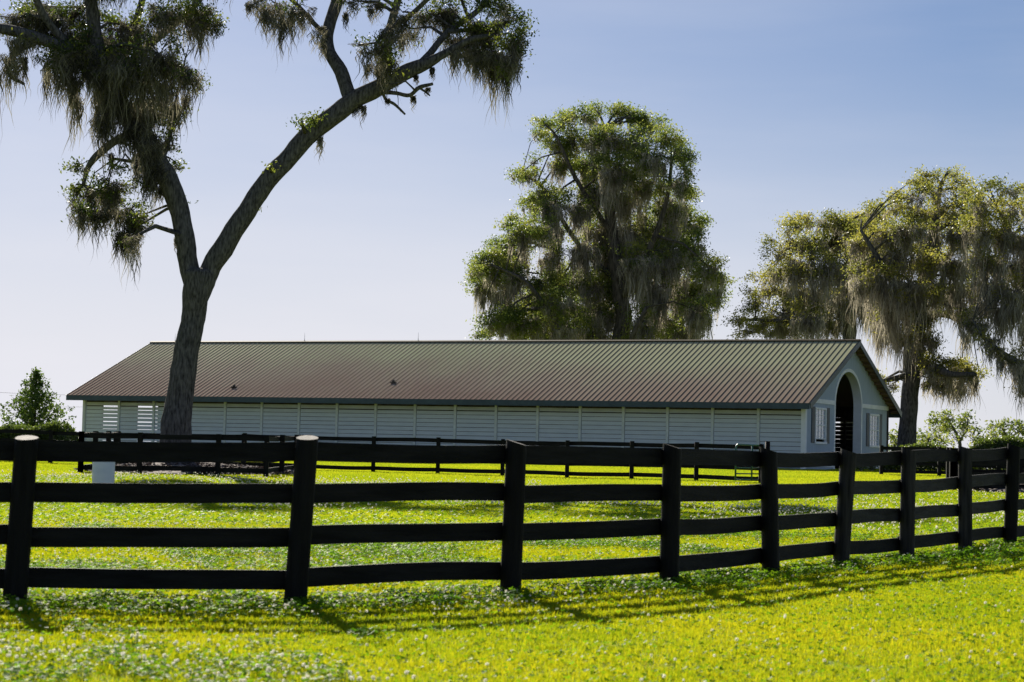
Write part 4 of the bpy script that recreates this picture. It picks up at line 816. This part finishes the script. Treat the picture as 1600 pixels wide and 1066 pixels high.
# shrubs by the arched door
for px, Y, n, lab in ((1345, 105.5, 16, 'small spiky plant left of the far barn window'), (1362, 106.5, 14, 'small spiky plant under the far barn window')):
    p = at(px, 730, Y); rt = empty('low_shrub', (p.x, Y, G(p.x, Y))); tag(rt, lab, 'shrub', 'low plants by the barn end'); mb = MB(); tp = []
    for k in range(n):
        az = random.uniform(0, 6.28); e = Vector((math.cos(az) * random.uniform(.1, .5), math.sin(az) * random.uniform(.1, .5), random.uniform(.25, .6)))
        mb.tube([(0, 0, 0), e * .5 + Vector((0, 0, .06)), e], [.02, .014, .004], 4); tp += [e, e * .75, e * .5]
    mb.build('stems', M['pale'], rt); v, f, r = leaves(np.array([q[:] for q in tp]), .05, 8, .06, 1, .4); link('foliage', fast_mesh('foliage', v, f, [M['hedge']], r), rt)

# ------------------------------------------------------------------ lawn: grass, clover, blooms (uncountable: one object each)
def blades(n, rad, h0, h1, wd, lean=.35):
    x, y = rng.uniform(-rad, rad, (2, n)); az = rng.uniform(0, 6.28, n); d = np.stack([np.cos(az), np.sin(az), 0 * az], 1); la = rng.uniform(0, 6.28, n)
    l = np.stack([np.cos(la), np.sin(la), 0 * la], 1) * (rng.uniform(0, lean, n))[:, None]; h = rng.uniform(h0, h1, n)[:, None]; base = np.stack([x, y, 0 * x - .01], 1); up = np.array([0, 0, 1.])
    w_ = (wd * rng.uniform(.6, 1.2, n))[:, None]
    v = np.stack([base - d * w_, base + d * w_, base + (up * .6 + l * .45) * h + d * w_ * .7, base + (up * .6 + l * .45) * h - d * w_ * .7, base + (up * .95 + l * 1.5) * h], 1).reshape(-1, 3)
    i = np.arange(n)[:, None] * 5
    return v, [i + np.array([[0, 1, 2, 3]])], [i + np.array([[3, 2, 4]])], rng.uniform(0, 1, n)
def clovers(n, rad, h0, h1, s):
    """three round leaflets on a stalk"""
    V, Q, Rn = [], [], []; c = 0
    for k in range(n):
        x, y = rng.uniform(-rad, rad, 2); h = rng.uniform(h0, h1); a0 = rng.uniform(0, 6.28); tl = Vector((rng.normal() * .35, rng.normal() * .35, 1)).normalized(); rn = rng.uniform()
        for q in range(3):
            a = a0 + q * 2.09; d = Vector((math.cos(a), math.sin(a), 0)); d = (d - tl * d.dot(tl)).normalized(); e = tl.cross(d); o = Vector((x, y, h)); ss = s * rng.uniform(.8, 1.2)
            V += [tuple(o), tuple(o + d * ss * .6 + e * ss * .5), tuple(o + d * ss * 1.1 + tl * ss * .1), tuple(o + d * ss * .6 - e * ss * .5)]; Q.append((c, c + 1, c + 2, c + 3)); c += 4; Rn.append(rn)
    return np.array(V), np.array(Q), np.array(Rn)
def bloom(h, r):
    """a white clover head on its stalk"""
    V = []; Q = []; Rn = []
    st = [(.002, 0, 0), (-.001, .0017, 0), (-.001, -.0017, 0)]
    for k in range(2): V += [(x * 1, y, z + h * k) for x, y, z in st]
    for k in range(3): Q.append((k, (k + 1) % 3, (k + 1) % 3 + 3, k + 3)); Rn.append(-1)
    n = 34
    for k in range(n):          # florets pointing out of the head
        z = 1 - 1.75 * (k + .5) / n; a = k * 2.4; rr = math.sqrt(max(0, 1 - z * z)); d = Vector((rr * math.cos(a), rr * math.sin(a), z)); o = Vector((0, 0, h)); s_ = r * .38
        e = d.orthogonal().normalized(); g_ = d.cross(e); c = len(V)
        V += [tuple(o + d * r * .35), tuple(o + d * r * .8 + e * s_), tuple(o + d * r * 1.12 + g_ * s_ * .4), tuple(o + d * r * .8 - e * s_ + g_ * s_ * .3)]; Q.append((c, c + 1, c + 2, c + 3)); Rn.append(rng.uniform(0, 1))
    return np.array(V), np.array(Q), np.array(Rn)
def scatter_group():
    g = bpy.data.node_groups.new('scatter', 'GeometryNodeTree')
    g.interface.new_socket('Geometry', in_out='INPUT', socket_type='NodeSocketGeometry'); g.interface.new_socket('Geometry', in_out='OUTPUT', socket_type='NodeSocketGeometry')
    N = g.nodes.new; L = g.links.new; gi, go_ = N('NodeGroupInput'), N('NodeGroupOutput')
    def named(n, t): q = N('GeometryNodeInputNamedAttribute'); q.data_type = t; q.inputs[0].default_value = n; return q.outputs[0]
    var = named('variant', 'INT'); cmp_ = N('FunctionNodeCompare'); cmp_.data_type = 'INT'; cmp_.operation = 'GREATER_THAN'
    ins = [s for s in cmp_.inputs if s.type == 'INT']; L(var, ins[0]); ins[1].default_value = 0
    sep = N('GeometryNodeSeparateGeometry'); sep.domain = 'POINT'; L(gi.outputs[0], sep.inputs[0]); L(cmp_.outputs[0], sep.inputs[1])
    spl = N('GeometryNodeSplitToInstances'); spl.domain = 'POINT'; L(sep.outputs[0], spl.inputs['Geometry']); L(named('variant', 'INT'), spl.inputs['Group ID'])
    iop = N('GeometryNodeInstanceOnPoints'); L(sep.outputs[1], iop.inputs['Points']); L(spl.outputs[0], iop.inputs['Instance']); iop.inputs['Pick Instance'].default_value = True
    L(named('pick', 'INT'), iop.inputs['Instance Index'])
    cx = N('ShaderNodeCombineXYZ'); L(named('rot', 'FLOAT'), cx.inputs[2]); e2r = N('FunctionNodeEulerToRotation'); L(cx.outputs[0], e2r.inputs[0]); L(e2r.outputs[0], iop.inputs['Rotation'])
    L(named('scl', 'FLOAT'), iop.inputs['Scale']); L(iop.outputs[0], go_.inputs[0]); return g
SC = scatter_group()
def scatter(name, variants, pts, mats, label, cat, sc=(.8, 1.25)):
    """variants: list of (verts, [quads..], rnd per face, material index per face); pts: (n,3)"""
    V = []; Fq = []; Ft = []; Rq = []; Rt = []; Mq = []; Mt = []; var = []; o = 0
    for i, (v, fq, ft, rq, rt, mq, mt) in enumerate(variants):
        V.append(v); var += [i + 1] * len(v)
        if len(fq): Fq.append(fq + o); Rq.append(rq); Mq.append(mq)
        if len(ft): Ft.append(ft + o); Rt.append(rt); Mt.append(mt)
        o += len(v)
    V.append(pts); n = len(pts); var += [0] * n; z = np.zeros(o)
    F_ = ([np.concatenate(Fq)] if Fq else []) + ([np.concatenate(Ft)] if Ft else [])
    me = fast_mesh(name, np.concatenate(V), F_, mats, np.concatenate(Rq + Rt), np.concatenate(Mq + Mt),
                   [('variant', 'INT', np.array(var, np.int32)), ('pick', 'INT', np.concatenate([z, rng.integers(0, len(variants), n)]).astype(np.int32)),
                    ('rot', 'FLOAT', np.concatenate([z, rng.uniform(0, 6.28, n)]).astype(np.float32)), ('scl', 'FLOAT', np.concatenate([z, rng.uniform(*sc, n)]).astype(np.float32))])
    o_ = link(name, me); md = o_.modifiers.new('scatter', 'NODES'); md.node_group = SC; tag(o_, label, cat, kind='stuff'); return o_
def patch(nbl, rad, h0, h1, wd, ncl=0, ch=(.03, .07), cs=.016, lean=.35):
    v, q, t, r = blades(nbl, rad, h0, h1, wd, lean); q = q[0]; t = t[0]; mq = np.zeros(len(q), int); rq = r
    if ncl:
        cv, cq, cr = clovers(ncl, rad, *ch, cs); q = np.concatenate([q, cq + len(v)]); v = np.concatenate([v, cv]); mq = np.concatenate([mq, np.ones(len(cq), int)]); rq = np.concatenate([rq, cr])
    return (v, q, t, rq, r, mq, np.zeros(len(t), int))
def fov_pts(y0, y1, step, margin=1.10, keep=None, jit=.5):
    P = []
    y = y0
    while y < y1:
        xw = y * 800 / F * margin + 3.2 + y * .045; xs = np.arange(-xw, xw, step) + rng.uniform(-jit, jit) * step
        P.append(np.stack([xs + rng.uniform(-jit, jit, len(xs)) * step, y + rng.uniform(-jit, jit, len(xs)) * step], 1)); y += step
    P = np.concatenate(P)
    if keep is not None: P = P[keep(P)]
    return np.concatenate([P, gz(P[:, 0], P[:, 1])[:, None]], 1)
FX = np.array([p[0] for p in np_]); FY = np.array([p[1] for p in np_])
def dfence(P): return P[:, 1] - np.interp(P[:, 0], FX, FY)
def vnoise(P, s, o=0): return np.array([noise.noise(Vector((x * s + o, y * s, 3.7))) for x, y in P[:, :2]])
def not_bare(P):
    m1 = ((P[:, 0] + 11.2) / 3.7) ** 2 + ((P[:, 1] - 75.4) / 4.0) ** 2 > 1; m2 = ((P[:, 0] - 17.6) / 2.4) ** 2 + ((P[:, 1] - 71.9) / 3.4) ** 2 > 1
    X = P[:, 0] - BC.x; Y = P[:, 1] - BC.y; b_ = X * math.sin(YAW) + Y * math.cos(YAW); a = X * math.cos(YAW) - Y * math.sin(YAW)
    inb = (b_ > -.1) & (a < .4) & (a > -BL - 1); dirt = (b_ > -3.4) & (b_ < -2.5) & (a < 6)
    return m1 & m2 & ~inb & ~dirt
nearP = fov_pts(11.3, 36, .17)
scatter('lawn_grass', [patch(170, .15, .025, .06, .0032, 4), patch(170, .15, .02, .05, .0032, 2), patch(150, .15, .025, .065, .0034, 7), patch(190, .15, .02, .045, .003, 0)], nearP, [M['grass'], M['clover']], 'short yellow-green mown grass of the near lawn', 'grass')
midP = fov_pts(35, 66, .34)
scatter('lawn_grass', [patch(170, .30, .03, .07, .006, 10, (.04, .07), .03), patch(170, .30, .025, .065, .006, 4, (.04, .06), .03), patch(190, .30, .03, .06, .006)], midP, [M['grass_far'], M['clover']], 'short bright green grass in the middle of the paddock', 'grass')
farP = fov_pts(65, 128, .62, keep=not_bare)
scatter('lawn_grass', [patch(210, .52, .03, .08, .011), patch(210, .52, .03, .07, .011)], farP, [M['grass_far'], M['clover']], 'short bright grass between the far fence and the barn', 'grass')
# taller clover along the fence line and in loose drifts
def cl_keep(P):
    d = dfence(P); n = vnoise(P, .9) ; n2 = vnoise(P, .33, 40)
    dens = np.exp(-((d + .25) / .85) ** 2) * .95 + np.clip(n2 * 1.3 - .1, 0, .45) * (d > -3.0) + np.clip(.55 - (P[:, 1] - 11.5) * .12, 0, 1) * (P[:, 0] < -1) * .9  # real clover, thickened beside the fence so its dark green deepens the fence shadow
    return rng.uniform(0, 1, len(P)) < dens * (1 + n)
cP = fov_pts(11.3, 36, .2, keep=cl_keep)
scatter('clover_plants', [patch(14, .14, .05, .10, .003, 62, (.04, .10), .017), patch(14, .14, .04, .09, .003, 50, (.03, .09), .018)], cP, [M['grass'], M['clover']], 'darker green clover growing along the near fence line', 'clover', (.8, 1.35))
def bl(h, r): v, q, rr = bloom(h, r); mi = (rr < 0).astype(int); return (v, q, np.zeros((0, 3), int), np.abs(rr), np.zeros(0), mi, np.zeros(0, int))
def bloom_keep(P):
    d = dfence(P); n = vnoise(P, 1.3, 11); n2 = vnoise(P, .28, 70); x, y = P[:, 0], P[:, 1]
    dens = .85 * np.exp(-((d + .1) / .6) ** 2) + .5 * np.exp(-((d + 1.3) / .6) ** 2) * (x < 1.5)
    dens += 1.3 * np.clip((15.2 - y) / 1.6, 0, 1) * np.clip((-.4 - x) / 1.6, 0, 1) + .05 * (d < -1)
    dens += (d > .8) * (np.clip(n2 * 2.2 + .12, 0, .8) * .45 + .06)
    return rng.uniform(0, 1, len(P)) < np.clip(dens * (.75 + 1.6 * n), 0, 1) * .55
b1 = fov_pts(11.3, 36, .10, keep=bloom_keep)
scatter('clover_blooms', [bl(.08, .009), bl(.10, .0105), bl(.065, .008)], b1, [M['bloom'], M['clover']], 'round white clover flowers thickest under the near fence', 'flowers')
def bloom_far(P):
    n = vnoise(P, .45, 11); n2 = vnoise(P, .11, 70); x, y = P[:, 0], P[:, 1]
    dens = .65 * np.exp(-((y - 49) / 4.5) ** 2) * np.clip(.55 + 2 * vnoise(P, .25, 5), 0, 1) + .35 * np.exp(-((y - 65) / 3) ** 2) * (x < 1) + np.clip(n2 * 1.3, 0, .35) * (y < 70)
    return rng.uniform(0, 1, len(P)) < np.clip(dens * (.8 + 1.4 * n), 0, 1) * .5
b2 = fov_pts(36, 72, .155, keep=bloom_far)
scatter('clover_blooms', [bl(.09, .015), bl(.11, .017)], b2, [M['bloom'], M['clover']], 'drifts of white clover flowers far out in the paddock', 'flowers')
print('near', len(nearP), len(midP), len(farP), len(cP), len(b1), len(b2))
